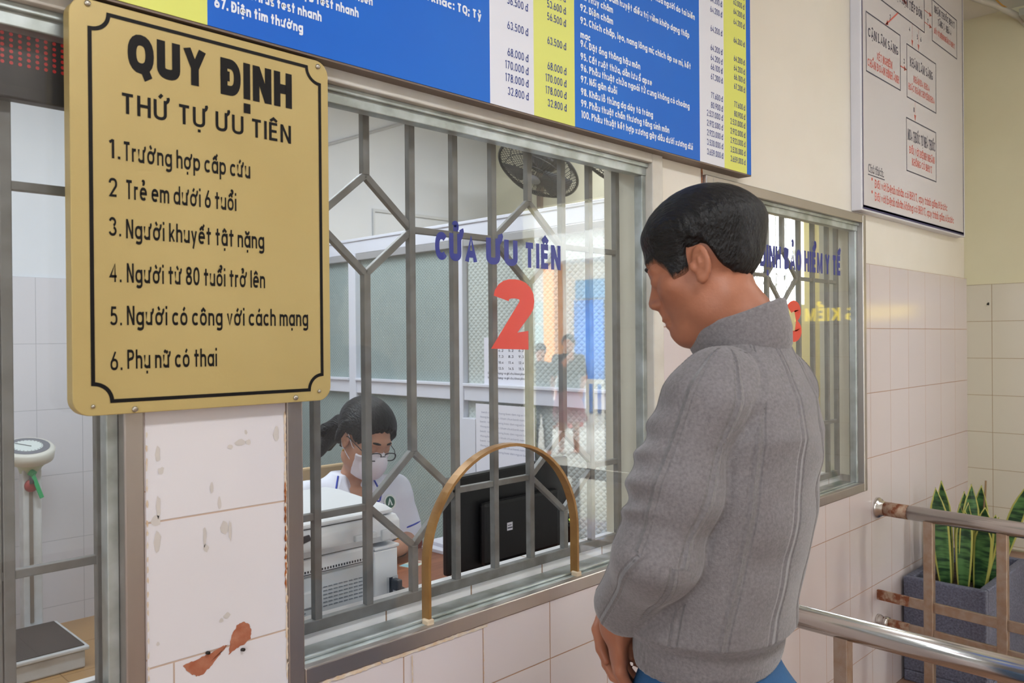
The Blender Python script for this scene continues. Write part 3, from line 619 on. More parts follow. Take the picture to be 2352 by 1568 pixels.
# ------------------------------------------------------------------ blue, white and yellow price board
PB = mat('board_blue', (28, 112, 212), .45, spec=.25, noise=(.9, (28, 96, 200)))
PW = mat('board_white', (228, 230, 240), .42); PY = mat('board_yellow', (222, 226, 110), .42); PWL = mat('board_white_ink', (234, 240, 250), .45); PBL = mat('board_blue_ink', (48, 66, 140), .45)
BEDGE = mat('board_edge', (120, 104, 92), .5, .4)
by, b0, b1 = -.035, 1.970, 3.1
pb = thing('price_board', 'large blue, white and yellow price list board above the counter windows', 'board', (.2, by, b0))
MB().box((-.35, by + .0015, b0 - .004), (2.432, .0115, b1)).build('board_backing', BEDGE, pb)
cols = [(-.35, .30, 0), (.30, .455, 1), (.455, .608, 2), (.608, 1.257, 0), (1.257, 1.400, 1), (1.400, 1.548, 2), (1.548, 2.122, 0), (2.122, 2.263, 1), (2.263, 2.402, 2), (2.402, 2.430, 0)]
for a, b, c in cols:
    mt, nm = ((PB, 'blue_field'), (PW, 'white_column'), (PY, 'yellow_column'))[c]
    MB().box((a, by, b0), (b, by + .0015, b1)).build(nm, mt, pb)
T = onwall(by - .0005)
mb = MB(); W1 = .0095
def t1(s, x0, z, x1=None, cap=.0185, align='l', w=None): write(mb, s, x0, z, cap, (x1 - x0) if x1 else w, T, pen=.235, gap=.11, align=align, sx=.78)
t1('67. Điện tim thường', .620, 2.003, .787); t1('66. Rotavirus test nhanh', .620, 2.034, .826); t1('65. Influenza virus A, B test nhanh', .620, 2.064, .908); t1('64. AFB trực tiếp nhuộm Ziehl-Neelsen', .620, 2.096, .941)
t1('63. Thời gian prothrombin (PT, các tên khác: TQ; Tỷ', .620, 2.147, 1.232); t1('62. Tổng phân tích tế bào máu', .620, 2.207, .95); t1('61. Máu lắng', .620, 2.237, .76)
r = 1.571
for s, x1, z in [('89. Xoa bóp bấm huyệt điều trị liệt nửa người do tai biến', 2.098, 2.382), ('90. Xoa bóp bấm huyệt điều trị viêm khớp dạng thấp', 2.068, 2.321), ('91. Thủy châm', 1.704, 2.293), ('92. Điện châm', 1.704, 2.263),
                 ('93. Chích chắp, lẹo, nang lông mi; chích áp xe mi, kết', 2.074, 2.231), ('mạc', 1.611, 2.196), ('94. Đặt ống thông hậu môn', 1.823, 2.173), ('95. Cắt ruột thừa, dẫn lưu ổ apxe', 1.877, 2.141),
                 ('96. Phẫu thuật chửa ngoài tử cung không có choáng', 2.066, 2.113), ('97. Nối gân duỗi', 1.719, 2.084), ('98. Khâu lỗ thủng dạ dày tá tràng', 1.881, 2.053), ('99. Phẫu thuật chấn thương tầng sinh môn', 1.96, 2.024), ('100. Phẫu thuật kết hợp xương gãy đầu dưới xương đùi', 2.082, 1.996),
                 ('88. Xoa bóp bấm huyệt điều trị đau lưng', 2.0, 2.43), ('mạch máu não', 1.72, 2.352)]:
    t1(s, r, z, x1)
mb.build('white_lettering', PWL, pb)
A1 = [('53.600 đ', 2.237), ('56.500 đ', 2.207), ('63.500 đ', 2.150), ('68.000 đ', 2.089), ('170.000 đ', 2.059), ('178.000 đ', 2.030), ('32.800 đ', 2.000), ('46.200 đ', 2.267), ('40.400 đ', 2.297)]
A2 = [('64.200 đ', 2.464), ('64.200 đ', 2.432), ('64.200 đ', 2.374), ('64.200 đ', 2.316), ('64.200 đ', 2.286), ('66.100 đ', 2.258), ('67.300 đ', 2.228), ('77.600 đ', 2.171), ('80.900 đ', 2.141), ('2.531.000 đ', 2.113), ('2.912.000 đ', 2.083), ('2.923.000 đ', 2.054), ('3.530.000 đ', 2.025), ('3.659.000 đ', 1.996), ('62.000 đ', 2.494), ('61.500 đ', 2.524)]
for xr, rows in ((1.381, A1), (1.516, A1), (2.254, A2), (2.392, A2)):
    mb = MB()
    for s, z in rows: write(mb, s, xr, z, .0185, .0082 * len(s) * .98 + .004, T, pen=.15, gap=.16, align='r')
    mb.build('price_figures', PBL, pb)

# ------------------------------------------------------------------ grey flow chart board
CG = mat('chart_grey', (210, 206, 209), .4); CF = mat('chart_frame', (226, 227, 236), .4); CK = mat('chart_dark_ink', (72, 72, 92), .5); CR = mat('chart_red_ink', (214, 108, 96), .5); CN = mat('chart_navy', (42, 40, 92), .5)
cy_, cx0, cx1, cz0, cz1 = -.03, 3.340, 4.695, 1.955, 3.25
s_ = 1.313 / 1.293
qx = lambda v: v * s_
qz = lambda v: 1.445 + (v - 1.445) * s_
ch = thing('flow_chart_board', 'pale grey board with red and dark flow chart beside the farther window', 'board', (cx0, cy_, cz0))
MB().box((cx0, cy_, cz0), (cx1, .012, cz1)).build('board_frame', CF, ch, bevel=.003)
MB().box((cx0 + .012, cy_ - .001, cz0 + .012), (cx1 - .02, cy_ + .001, cz1 - .012)).build('printed_panel', CG, ch)
T = onwall(cy_ - .0016)
mb = MB(); line(mb, [(cx0 + .016, cz0 + .018), (cx1 - .026, cz0 + .018), (cx1 - .026, cz1 - .02), (cx0 + .016, cz1 - .02)], .008, T, closed=True); line(mb, [(cx0 + .02, cz0 + .015), (cx1 - .03, cz0 + .015)], .016, T); mb.build('border_line', CN, ch)
mb = MB(); mr = MB()
def bx(a, b, c, d): line(mb, [(qx(a), qz(c)), (qx(b), qz(c)), (qx(b), qz(d)), (qx(a), qz(d))], .0055, T, closed=True)
bx(3.344, 3.72, 2.513, 2.752); bx(3.80, 4.185, 2.502, 2.736); bx(3.79, 4.18, 2.175, 2.408); bx(3.36, 4.03, 2.845, 3.12); bx(4.137, 4.505, 2.836, 3.03)
def cw(mbx, s, x, z, cap, w, pen=.17): write(mbx, s, qx(x), qz(z), cap * s_, w * s_, T, pen=pen, gap=.16, align='c', serif=True)
cw(mb, 'CẬN LÂM SÀNG', 3.53, 2.658, .036, .33); cw(mr, 'XÉT NGHIỆM', 3.54, 2.584, .03, .17); cw(mr, 'CHẨN ĐOÁN HÌNH ẢNH', 3.53, 2.538, .03, .345)
cw(mb, 'KHÁM LÂM SÀNG', 3.99, 2.648, .038, .30); cw(mr, 'KHÁM ĐA KHOA', 3.99, 2.585, .028, .21); cw(mr, 'HOẶC KHÁM CHUYÊN KHOA', 3.992, 2.54, .028, .345)
cw(mb, 'MUA THUỐC TỰ NHÀ THUỐC', 3.987, 2.315, .045, .36); cw(mr, 'ĐỐI VỚI BỆNH NHÂN', 3.99, 2.257, .03, .33); cw(mr, 'KHÔNG CÓ BHYT', 3.99, 2.208, .03, .265)
cw(mb, 'BỘ PHẬN TIẾP ĐÓN', 3.83, 2.90, .036, .34); cw(mb, 'NHẬN THUỐC BHYT', 4.32, 2.98, .03, .30); cw(mb, 'TẦNG 1 - NHÀ A', 4.32, 2.93, .03, .2); cw(mr, 'ĐỐI VỚI BỆNH NHÂN CÓ BHYT', 4.32, 2.878, .024, .31)
write(mb, 'Chú thích:', qx(3.358), qz(2.108), .034, .165, T, pen=.12, gap=.16, serif=True); line(mb, [(qx(3.355), qz(2.098)), (qx(3.53), qz(2.098))], .004, T)
write(mr, '*', qx(3.385), qz(2.062), .03, .02, T, pen=.14); write(mr, 'Đối với bệnh nhân có BHYT, quy trình gồm 8 bước', qx(3.425), qz(2.052), .034, .93, T, pen=.15, gap=.14, serif=True)
write(mr, '*', qx(3.385), qz(2.01), .03, .02, T, pen=.14); write(mr, 'Đối với bệnh nhân không có BHYT, quy trình gồm 6 bước', qx(3.425), qz(2.0), .034, 1.03, T, pen=.15, gap=.14, serif=True)
for n_, x, z in [('2', 3.60, 2.79), ('3', 3.76, 2.64), ('4', 3.83, 2.80), ('5', 3.93, 2.79), ('6', 3.975, 2.79), ('8', 3.88, 2.45), ('7', 4.07, 2.90)]: write(mb, n_, qx(x), qz(z), .022, .014, T, pen=.2)
mb.build('chart_lettering', CK, ch)
def arrow(a, b, w=.006):
    a = (qx(a[0]), qz(a[1])); b = (qx(b[0]), qz(b[1])); line(mr, [a, b], w, T); dx, dz = b[0] - a[0], b[1] - a[1]; l = math.hypot(dx, dz); dx /= l; dz /= l
    mr.add([T(b[0], b[1]), T(b[0] - dx * .03 - dz * .012, b[1] - dz * .03 + dx * .012), T(b[0] - dx * .03 + dz * .012, b[1] - dz * .03 - dx * .012)], [(0, 1, 2)])
arrow((3.70, 2.845), (3.555, 2.755), .008); arrow((3.72, 2.62), (3.795, 2.62)); arrow((3.74, 2.92), (3.80, 2.915), .012); arrow((4.03, 2.895), (4.13, 2.895), .004); arrow((4.03, 2.95), (4.13, 2.95), .004)
arrow((3.87, 2.845), (3.87, 2.74), .002); arrow((3.95, 2.845), (3.95, 2.74), .002); arrow((3.90, 2.50), (3.90, 2.41), .002)
mr.build('red_lettering', CR, ch)

# ------------------------------------------------------------------ red dot LED display behind the first window
led = thing('led_display', 'black LED display with rows of dull red dots inside the window', 'display', (-.5, .06, 1.82))
MB().box((-.62, .058, 1.815), (.4355, .084, 1.945)).build('housing', mat('led_black', (26, 24, 26), .45), led, bevel=.003)
mb = MB()
for i in range(52):
    for j in range(8):
        x, z = .415 - i * .0118, 1.868 + j * .0086
        mb.add([(x + .0028 * math.cos(t), .0574, z + .0028 * math.sin(t)) for t in np.linspace(0, 2 * PI, 9)[:-1]], [tuple(range(8))])
mb.build('red_dots', mat('led_red', (150, 26, 26), .4, emit=((200, 20, 20), .25)), led)

# ------------------------------------------------------------------ lit sign on the end wall (only its reflection shows)
lp = thing('lit_sign', 'yellow lit lettering on the end wall, mirrored in the farther window', 'sign', (XR, -.8, 1.55))
mb = MB(); write(mb, 'PHÒNG KIỂM TRA', .42, 1.545, .085, .86, lambda u, v, d=0: (XR - .014 - d, -u, v), pen=.2, gap=.16)
mb.build('lit_letters', mat('lit_yellow', (236, 220, 96), .5, emit=((240, 214, 70), 3.0)), lp)
# ------------------------------------------------------------------ stainless queue rails fixed to the wall
STAIN_S = mat('stainless_steel', (206, 202, 198), .2, 1.0, bump=(70, .02, (1, .05, 1)))
RUSTY = mat('rusty_steel', (138, 84, 58), .6, .5, noise=(38, (176, 152, 132), (1, 1, 1), (.42, .58)), bump=(70, .15))
SATIN = mat('satin_steel', (176, 160, 146), .4, .85, noise=(30, (166, 142, 122)))
def railing(label, xa, slope, y_end, posts, lowers, flange, rust, bottoms):
    r = thing('queue_railing', label, 'railing', (xa, 0, FLOOR), 'stainless queue railings')
    X = lambda y: xa + slope * (-y)
    ztop = .713
    n0 = -.135 if rust else -.004
    MB().tube([(X(n0), n0, ztop), (X(y_end), y_end, ztop)], .0295, 24).build('top_rail', STAIN_S, r, True)
    if rust:
        MB().tube([(X(-.035), -.035, ztop), (X(n0), n0, ztop)], .0297, 24).build('top_rail', RUSTY, r, True)['label'] = 'rusty end of the top rail'
    mb = MB(); mb.tube([(X(0), 0, ztop), (X(-.008), -.008, ztop), (X(-.016), -.016, ztop), (X(-.02), -.02, ztop), (X(-.036), -.036, ztop)], [.044, .044, .040, .033, .030], 24); mb.build('wall_flange', STAIN_S, r, True)
    for k, z in enumerate(lowers):
        a = -.135
        MB().bar((X(0), -.0005, z), (X(a), a, z), .014, .042, ref=(0, 0, 1)).build('lower_bar', RUSTY, r, bevel=.002)['label'] = 'rusty end of a lower bar'
        MB().bar((X(a), a, z), (X(y_end), y_end, z), .013, .041, ref=(0, 0, 1)).build('lower_bar', SATIN, r, bevel=.002)
    if flange:
        mb = MB(); z = lowers[-1]; mb.tube([(X(0), 0, z), (X(-.01), -.01, z), (X(-.03), -.03, z), (X(-.034), -.034, z), (X(-.05), -.05, z)], [.028, .028, .02, .027, .024], 20); mb.build('bar_flange', STAIN_S, r, True)
    for y, z0 in posts:
        MB().bar((X(y), y, z0), (X(y), y, ztop - .015), .036, .036).build('post', SATIN, r, bevel=.003)
    return r
railing('steel queue railing with rusty lower bars in front of the planter', 3.556, -.10, -1.9, [(-.215, FLOOR), (-.485, FLOOR), (-.80, FLOOR), (-1.15, FLOOR), (-1.5, FLOOR), (-1.86, FLOOR)], [.343, .231], True, True, None)
railing('nearer steel queue railing that the man stands beside', 2.048, -.03, -1.9, [(-.12, FLOOR), (-.49, FLOOR), (-1.0, FLOOR), (-1.5, FLOOR), (-1.86, FLOOR)], [.20], False, False, None)

# ------------------------------------------------------------------ planter with snake plant
GRAN = mat('grey_granite_pot', (112, 116, 136), .6, noise=(120, (86, 88, 106)), bump=(90, .5))
SOIL = mat('dark_soil', (52, 42, 34), .95, noise=(40, (74, 62, 48)), bump=(50, .8))
def leaf_mat():
    m = mat('snake_plant_leaf', (44, 88, 48), .38); nt = m.node_tree; b = nt.nodes['Principled BSDF']
    at = nt.nodes.new('ShaderNodeAttribute'); at.attribute_name = 'edge'
    ns = nt.nodes.new('ShaderNodeTexNoise'); ns.inputs['Scale'].default_value = 22; mp = nt.nodes.new('ShaderNodeMapping'); mp.inputs['Scale'].default_value = (.6, .6, 2.6); tc = nt.nodes.new('ShaderNodeTexCoord')
    nt.links.new(tc.outputs['Object'], mp.inputs[0]); nt.links.new(mp.outputs[0], ns.inputs['Vector'])
    r1 = nt.nodes.new('ShaderNodeValToRGB'); e = r1.color_ramp.elements; e[0].position = .4; e[0].color = (*lin((28, 62, 38)), 1); e[1].position = .62; e[1].color = (*lin((84, 128, 70)), 1)
    r2 = nt.nodes.new('ShaderNodeValToRGB'); e = r2.color_ramp.elements; e[0].position = .74; e[0].color = (0, 0, 0, 1); e[1].position = .84; e[1].color = (1, 1, 1, 1)
    mx = nt.nodes.new('ShaderNodeMix'); mx.data_type = 'RGBA'; mx.inputs[7].default_value = (*lin((186, 184, 96)), 1)
    nt.links.new(ns.outputs[0], r1.inputs[0]); nt.links.new(at.outputs['Fac'], r2.inputs[0]); nt.links.new(r2.outputs[0], mx.inputs[0]); nt.links.new(r1.outputs[0], mx.inputs[6]); nt.links.new(mx.outputs[2], b.inputs['Base Color'])
    return m
LEAF = leaf_mat()
px0, px1, py0, py1, pzt = 3.825, 4.52, -.345, -.012, .365
pl = thing('potted_snake_plant', 'yellow-edged snake plant in a square grey granite planter by the tiled wall', 'potted plant', ((px0 + px1) / 2, (py0 + py1) / 2, FLOOR))
mb = MB(); wl = .035
mb.box((px0, py0, FLOOR), (px1, py1, FLOOR + .05)); mb.box((px0, py0, FLOOR + .05), (px0 + wl, py1, pzt)); mb.box((px1 - wl, py0, FLOOR + .05), (px1, py1, pzt)); mb.box((px0 + wl, py0, FLOOR + .05), (px1 - wl, py0 + wl, pzt)); mb.box((px0 + wl, py1 - wl, FLOOR + .05), (px1 - wl, py1, pzt))
mb.build('planter_box', GRAN, pl, bevel=.006)
MB().box((px0 + wl, py0 + wl, FLOOR + .05), (px1 - wl, py1 - wl, pzt - .055)).build('soil', SOIL, pl)
def leaf(base, lean, h, w, twist, bend, mt=None):
    h *= .93; w *= 1.1
    n = 12; vs, fs, ed = [], [], []
    d = Vector((lean[0], lean[1], 1)).normalized(); side = Vector((math.cos(twist), math.sin(twist), 0)); side = (side - d * side.dot(d)).normalized(); nr = d.cross(side)
    for i in range(n + 1):
        t = i / n; c = Vector(base) + d * (h * t) + nr * (bend * t * t)
        ww = w * (0.62 + 1.2 * t - .9 * t * t) * (1 if t < .7 else max(0.02, 1 - ((t - .7) / .3) ** 1.6))
        for k in range(5):
            s = k / 2 - 1; q = c + side * (ww / 2 * s) + nr * (.012 * s * s * (1 - t * .4)); vs.append(q); ed.append(abs(s) * 1.0 if abs(s) == 1 else abs(s) * .9)
    for i in range(n):
        for k in range(4): fs.append((i * 5 + k, i * 5 + k + 1, i * 5 + k + 6, i * 5 + k + 5))
    mb = MB().add(vs, fs); o = mb.build('leaf', mt or LEAF, pl, True)
    a = o.data.attributes.new('edge', 'FLOAT', 'POINT'); a.data.foreach_set('value', ed)
    s = o.modifiers.new('thickness', 'SOLIDIFY'); s.thickness = .003
    return o
zs = pzt - .06
for b, l, h, w, tw, bd_ in [((3.99, -0.14, zs), (-0.1, 0.06), 0.485, 0.069, 1.9, -0.03), ((4.03, -0.2, zs), (-0.04, 0.0), 0.427, 0.065, 2.6, 0.03), ((4.08, -0.13, zs), (0.02, 0.05), 0.504, 0.067, 1.3, 0.02), ((4.13, -0.19, zs), (0.05, -0.04), 0.485, 0.065, 2.1, -0.03), ((4.11, -0.25, zs), (-0.03, -0.06), 0.407, 0.074, 1.8, 0.05), ((4.2, -0.21, zs), (0.12, -0.05), 0.475, 0.067, 1.4, 0.03), ((4.24, -0.14, zs), (0.1, 0.04), 0.427, 0.062, 2.3, 0.02), ((4.18, -0.27, zs), (0.15, -0.3), 0.543, 0.056, 1.75, 0.06), ((4.05, -0.26, zs), (0.02, -0.1), 0.349, 0.067, 1.6, 0.06), ((4.15, -0.24, zs), (0.03, -0.1), 0.369, 0.065, 2.1, 0.08), ((4.0, -0.21, zs), (-0.06, -0.03), 0.388, 0.062, 1.7, -0.02), ((4.26, -0.22, zs), (0.1, -0.14), 0.33, 0.058, 2.0, 0.08), ((4.1, -0.17, zs), (0.0, 0.02), 0.388, 0.062, 2.5, 0.0), ((4.21, -0.28, zs), (0.06, -0.12), 0.291, 0.056, 1.9, 0.1)]:
    leaf(b, l, h, w, tw, bd_)
leaf((4.20, -.22, zs), (.06, -.10), .50, .022, .2, .02, mat('dry_leaf', (146, 118, 84), .7))['label'] = 'dry brown leaf'

# ------------------------------------------------------------------ bits at the ceiling corner
cb = thing('cable_conduit', 'white conduit with a loose wire at the ceiling corner', 'conduit', (4.95, -.12, 3.24))
MB().tube([(4.86, -.02, 3.262), (5.0, -.10, 3.235), (5.2, -.17, 3.205), (5.24, -.20, 3.16)], .017, 12).build('conduit_pipe', mat('dusty_white_pipe', (206, 204, 192), .6), cb, True)
MB().tube([(4.7, -.10, 3.272), (4.85, -.11, 3.25), (5.02, -.13, 3.23), (5.16, -.15, 3.23), (5.22, -.19, 3.2)], .004, 8).build('wire', mat('orange_wire', (196, 150, 70), .6), cb, True)
MB().box((5.05, -.30, 3.16), (5.237, -.20, 3.2)).build('wire_clip', mat('grey_clip', (170, 172, 160), .6), cb, bevel=.004)
# ------------------------------------------------------------------ glazed partition across the office
def textured_glass(name, rgb, medallion, trans=.0):
    m = mat(name, rgb, .3, noise=(1.1, tuple(int(v * .93) for v in rgb))); nt = m.node_tree; b = nt.nodes['Principled BSDF']
    b.inputs['Transmission Weight'].default_value = trans; b.inputs['IOR'].default_value = 1.15
    tc = nt.nodes.new('ShaderNodeTexCoord'); sp = nt.nodes.new('ShaderNodeSeparateXYZ'); nt.links.new(tc.outputs['Object'], sp.inputs[0])
    k = 190 if not medallion else 130; outs = []
    for sgn in (1, -1):
        a = nt.nodes.new('ShaderNodeMath'); a.operation = 'MULTIPLY_ADD'; a.inputs[1].default_value = sgn * .8; nt.links.new(sp.outputs['Y'], a.inputs[0]); nt.links.new(sp.outputs['Z'], a.inputs[2])
        s = nt.nodes.new('ShaderNodeMath'); s.operation = 'MULTIPLY'; s.inputs[1].default_value = k; nt.links.new(a.outputs[0], s.inputs[0])
        c = nt.nodes.new('ShaderNodeMath'); c.operation = 'SINE'; nt.links.new(s.outputs[0], c.inputs[0])
        q = nt.nodes.new('ShaderNodeMath'); q.operation = 'ABSOLUTE'; nt.links.new(c.outputs[0], q.inputs[0]); outs.append(q)
    mn = nt.nodes.new('ShaderNodeMath'); mn.operation = 'MINIMUM' if not medallion else 'MULTIPLY'; nt.links.new(outs[0].outputs[0], mn.inputs[0]); nt.links.new(outs[1].outputs[0], mn.inputs[1])
    bp = nt.nodes.new('ShaderNodeBump'); bp.inputs['Strength'].default_value = .5 if not medallion else .8; bp.inputs['Distance'].default_value = .003
    nt.links.new(mn.outputs[0], bp.inputs['Height']); nt.links.new(bp.outputs[0], b.inputs['Normal'])
    return m
TG1 = textured_glass('rippled_grey_glass', (160, 174, 172), False)
TG2 = textured_glass('figured_pale_glass', (196, 204, 200), True)
XP = 2.5
pt = thing('glazed_partition', 'white aluminium partition with rippled grey glass behind the clerk', 'partition', (XP, 1.4, FLOOR))
st = MB()
for y0, y1 in [(.19, .23), (1.415, 1.49), (2.262, 2.325), (3.2, 3.26), (3.54, 3.587)]: st.box((XP - .035, y0, FLOOR), (XP + .03, y1, 1.90))
st.build('upright', ALU_O, pt, bevel=.004)
for a, b in [(.23, 1.415), (1.49, 2.262), (2.325, 3.2), (3.26, 3.54)]:
    mb = MB(); mb.box((XP - .03, a, 1.168), (XP + .025, b, 1.232)); mb.box((XP - .042, a, 1.232), (XP - .0, b, 1.246)); mb.build('middle_rail', ALU_O, pt, bevel=.003)
    MB().box((XP - .03, a, 1.865), (XP + .025, b, 1.90)).build('head_rail', mat('dull_aluminium', (176, 176, 178), .4, .4) if a < .3 else bpy.data.materials['dull_aluminium'], pt, bevel=.003)
    MB().box((XP - .03, a, FLOOR), (XP + .025, b, FLOOR + .1)).build('foot_rail', ALU_O, pt, bevel=.003)
    g = TG2 if a < 1 else TG1
    MB().box((XP - .004, a, 1.246), (XP + .004, b, 1.865)).build('glass_panel', g, pt)['label'] = 'figured pale glass' if a < 1 else 'rippled grey glass'
    MB().box((XP - .004, a, FLOOR + .1), (XP + .004, b, 1.168)).build('glass_panel', g, pt)
mb = MB(); mb.box((XP - .03, .19, 1.90), (XP + .025, 3.587, 1.965)); mb.box((XP - .036, .19, 1.965), (XP + .03, 3.587, 1.98)); mb.build('header', ALU_O, pt, bevel=.003)
mb = MB(); mb.box((XP - .045, 1.325, FLOOR + .1), (XP - .004, 1.414, 1.09)); mb.build('door_stile', ALU_O, pt, bevel=.003)
# notices taped on the partition
PAPER = mat('white_paper', (232, 232, 242), .7); INK = mat('grey_ink', (96, 98, 112), .7); REDI = mat('red_stamp_ink', (206, 110, 120), .7)
TX = lambda d0: (lambda u, v, d=0: (XP - d0 - d, -u, v))
cl = thing('wall_calendar', 'pale paper sheet with rows of small black figures taped on the glass partition', 'notice', (XP - .01, 1.16, 1.16))
MB().box((XP - .0075, 1.005, 1.235), (XP - .0055, 1.304, 1.452)).build('sheet', PAPER, cl)
mb = MB()
for j in range(5):
    for i in range(4): write(mb, '%d.%d' % (i + 3 * j, j + 1), -1.275 + i * .062, 1.415 - j * .026, .011, .032, TX(.0078), pen=.2)
for z in (1.29, 1.27): write(mb, 'lich truc thang va ghi chu khoa phong', -1.28, z, .010, .24, TX(.0078), pen=.2)
mb.build('small_figures', INK, cl)
nt_ = thing('paper_notice', 'large white typed sheet with a red stamp on the partition below the rail', 'notice', (XP - .01, 1.14, .9))
MB().box((XP - .048, .962, .80), (XP - .046, 1.318, 1.16)).build('sheet', PAPER, nt_)
mb = MB()
for k in range(9): write(mb, 'thong bao ve viec kham chua benh nam nay' if k % 2 else 'benh vien xin thong bao den nguoi benh', -1.29 + .01 * (k == 0), 1.12 - k * .021, .0085, .30, TX(.0482), pen=.16)
mb.build('typed_lines', mat('pale_grey_ink', (172, 174, 192), .7), nt_)
mb = MB(); line(mb, [(-1.06 + .032 * math.cos(t), .865 + .032 * math.sin(t)) for t in np.linspace(0, 2 * PI, 20)[:-1]], .003, TX(.0484), closed=True); line(mb, [(-1.075, .865), (-1.045, .87)], .004, TX(.0484)); mb.build('red_stamp', REDI, nt_)

# ------------------------------------------------------------------ desk and the things on it
WOOD = mat('brown_desk_wood', (150, 92, 62), .35, noise=(5, (128, 74, 48), (1, 9, 9)))
ZD = .68
dk = thing('office_desk', 'brown wooden office desk behind the counter window', 'desk', (1.5, .6, FLOOR))
MB().box((.80, .195, ZD - .03), (2.36, 1.01, ZD)).build('desk_top', WOOD, dk, bevel=.004)
for x in (.82, 2.28):
    for y in (.24, .93): MB().box((x, y, FLOOR), (x + .045, y + .045, ZD - .03)).build('leg', WOOD, dk, bevel=.003)
MB().box((.865, .245, ZD - .22), (2.28, .265, ZD - .03)).build('modesty_panel', WOOD, dk)

PRW = mat('printer_white', (226, 230, 234), .42); PRG = mat('printer_grey', (206, 212, 217), .45); PRD = mat('dark_plastic', (52, 56, 64), .4)
pr = thing('multifunction_printer', 'large white multifunction printer with its back to the glass', 'printer', (.95, .4, ZD))
px_0, px_1, py_0, py_1 = .80, 1.195, .235, .62
mb = MB(); mb.box((px_0, py_0 + .004, ZD + .002), (1.122, py_1, .928)); mb.build('lower_body', PRG, pr, bevel=.006)
mb = MB(); mb.box((1.126, py_0, ZD + .002), (px_1, py_1, .948)); mb.box((1.126, py_0 - .004, .948), (px_1 + .004, py_1, .957)); mb.build('side_module', PRW, pr, bevel=.005)
mb = MB(); mb.box((px_0, py_0 - .006, .928), (1.122, py_1, .966)); mb.build('rear_ledge', PRW, pr, bevel=.006)
mb = MB()
for i in range(26): mb.box((.93 + i * .0072, py_0 - .0068, .936), (.9335 + i * .0072, py_0 - .0055, .941))
mb.box((.9, py_0 - .0068, .932), (1.118, py_0 - .0058, .9335)); mb.build('vent_dots', PRD, pr)
mb = MB(); mb.prism([(.60, .968), (.60, 1.0), (.56, 1.02), (.50, 1.028), (py_0 + .004, 1.028), (py_0 - .012, 1.015), (py_0 - .014, .985), (py_0 - .004, .968)], lambda u, v: (px_0, u, v), lambda u, v: (px_1 - .001, u, v)); mb.build('scanner_unit', PRW, pr, bevel=.004)
mb = MB(); mb.prism([(py_0 - .002, 1.031), (py_0, 1.041), (py_0 + .03, 1.048), (.46, 1.060), (.53, 1.058), (.53, 1.031)], lambda u, v: (px_0 + .01, u, v), lambda u, v: (px_1 - .012, u, v)); mb.build('scanner_lid', PRW, pr, bevel=.006)
mb = MB(); mb.box((1.06, py_0 - .024, .985), (1.12, py_0 - .012, 1.0)); mb.box((1.135, py_0 - .022, .975), (1.16, py_0 - .012, 1.0)); mb.build('hinge', PRG, pr, bevel=.003)
mb = MB(); mb.prism([(.905, 1.018), (.945, 1.022), (.95, 1.010), (.925, 1.004), (.91, 1.008)], lambda u, v: (u, py_0 - .0155, v), lambda u, v: (u, py_0 - .012, v)); mb.build('hand_grip', PRD, pr)
mb = MB()
for j in range(6):
    z = .893 - j * .0085
    for i in range(9): mb.box((.99 + i * .0135, py_0 + .0025, z), (1.0 + i * .0135, py_0 + .0045, z + .0022))
for j in range(7):
    z = .845 - j * .0065
    mb.box((.82, py_0 + .0025, z), (.945, py_0 + .0045, z + .0025))
mb.build('vent_slots', mat('slot_grey', (132, 138, 146), .6), pr)
MB().box((.93, py_0 - .004, .858), (.985, py_0 + .01, .893)).build('cover_flap', PRW, pr, bevel=.003)
mb = MB(); mb.box((.975, py_0 + .002, .80), (.985, py_0 + .0045, .818)); mb.build('small_label', mat('label_pink', (190, 160, 164), .6), pr)
mb = MB(); mb.box((1.168, py_0 - .0015, .815), (1.178, py_0 + .002, .878)); mb.box((1.162, py_0 - .001, .80), (1.194, py_0 + .002, .88), 1); mb.build('power_socket', [PRD, PRG], pr)
cb2 = thing('power_cable', 'black power plug and cable at the corner of the printer', 'cable', (1.19, .22, .85))
MB().box((1.170, .207, .850), (1.188, .2325, .876)).build('plug', PRD, cb2, bevel=.004)
MB().tube([(1.182, .212, .858), (1.192, .206, .850), (1.203, .207, .836), (1.208, .22, .80), (1.21, .24, .72), (1.215, .28, .688), (1.25, .36, .686)], .0042, 10).build('cord', PRD, cb2, True)
bp_ = thing('blue_cord_cap', 'small violet-blue connector beside the printer plug', 'connector', (1.215, .25, .81))
MB().tube([(1.206, .232, .835), (1.222, .236, .829), (1.232, .238, .824)], [.0055, .0065, .004], 10).build('cap', mat('violet_blue', (64, 52, 190), .4), bp_, True)
MB().tube([(1.232, .238, .824), (1.245, .25, .79), (1.25, .29, .72), (1.262, .33, .6845)], .0025, 8).build('lead', mat('violet_blue_lead', (58, 50, 160), .4), bp_, True)

MBK = mat('monitor_black', (22, 23, 26), .42, bump=(180, .03)); MBG = mat('monitor_gloss', (16, 16, 18), .15)
mo = thing('computer_monitor', 'black computer monitor seen from behind through the arch opening', 'monitor', (1.8, .47, ZD))
def mony(x): return .452 - .03 * (x - 1.8)
mb = MB(); mb.add([(1.545, mony(1.545), .752), (2.066, mony(2.066), .752), (2.066, mony(2.066), 1.052), (1.59, mony(1.59), 1.040), (1.545, mony(1.545), 1.038), (1.545, .485, .752), (2.066, .475, .752), (2.066, .475, 1.052), (1.59, .484, 1.040), (1.545, .485, 1.038)],
        [(4, 3, 2, 1, 0), (5, 6, 7, 8, 9), (0, 1, 6, 5), (1, 2, 7, 6), (2, 3, 8, 7), (3, 4, 9, 8), (4, 0, 5, 9)]); mb.build('screen_housing', MBK, mo, bevel=.008)
MB().box((1.66, .425, .765), (2.0, .452, .955)).build('rear_bulge', MBK, mo, bevel=.012)
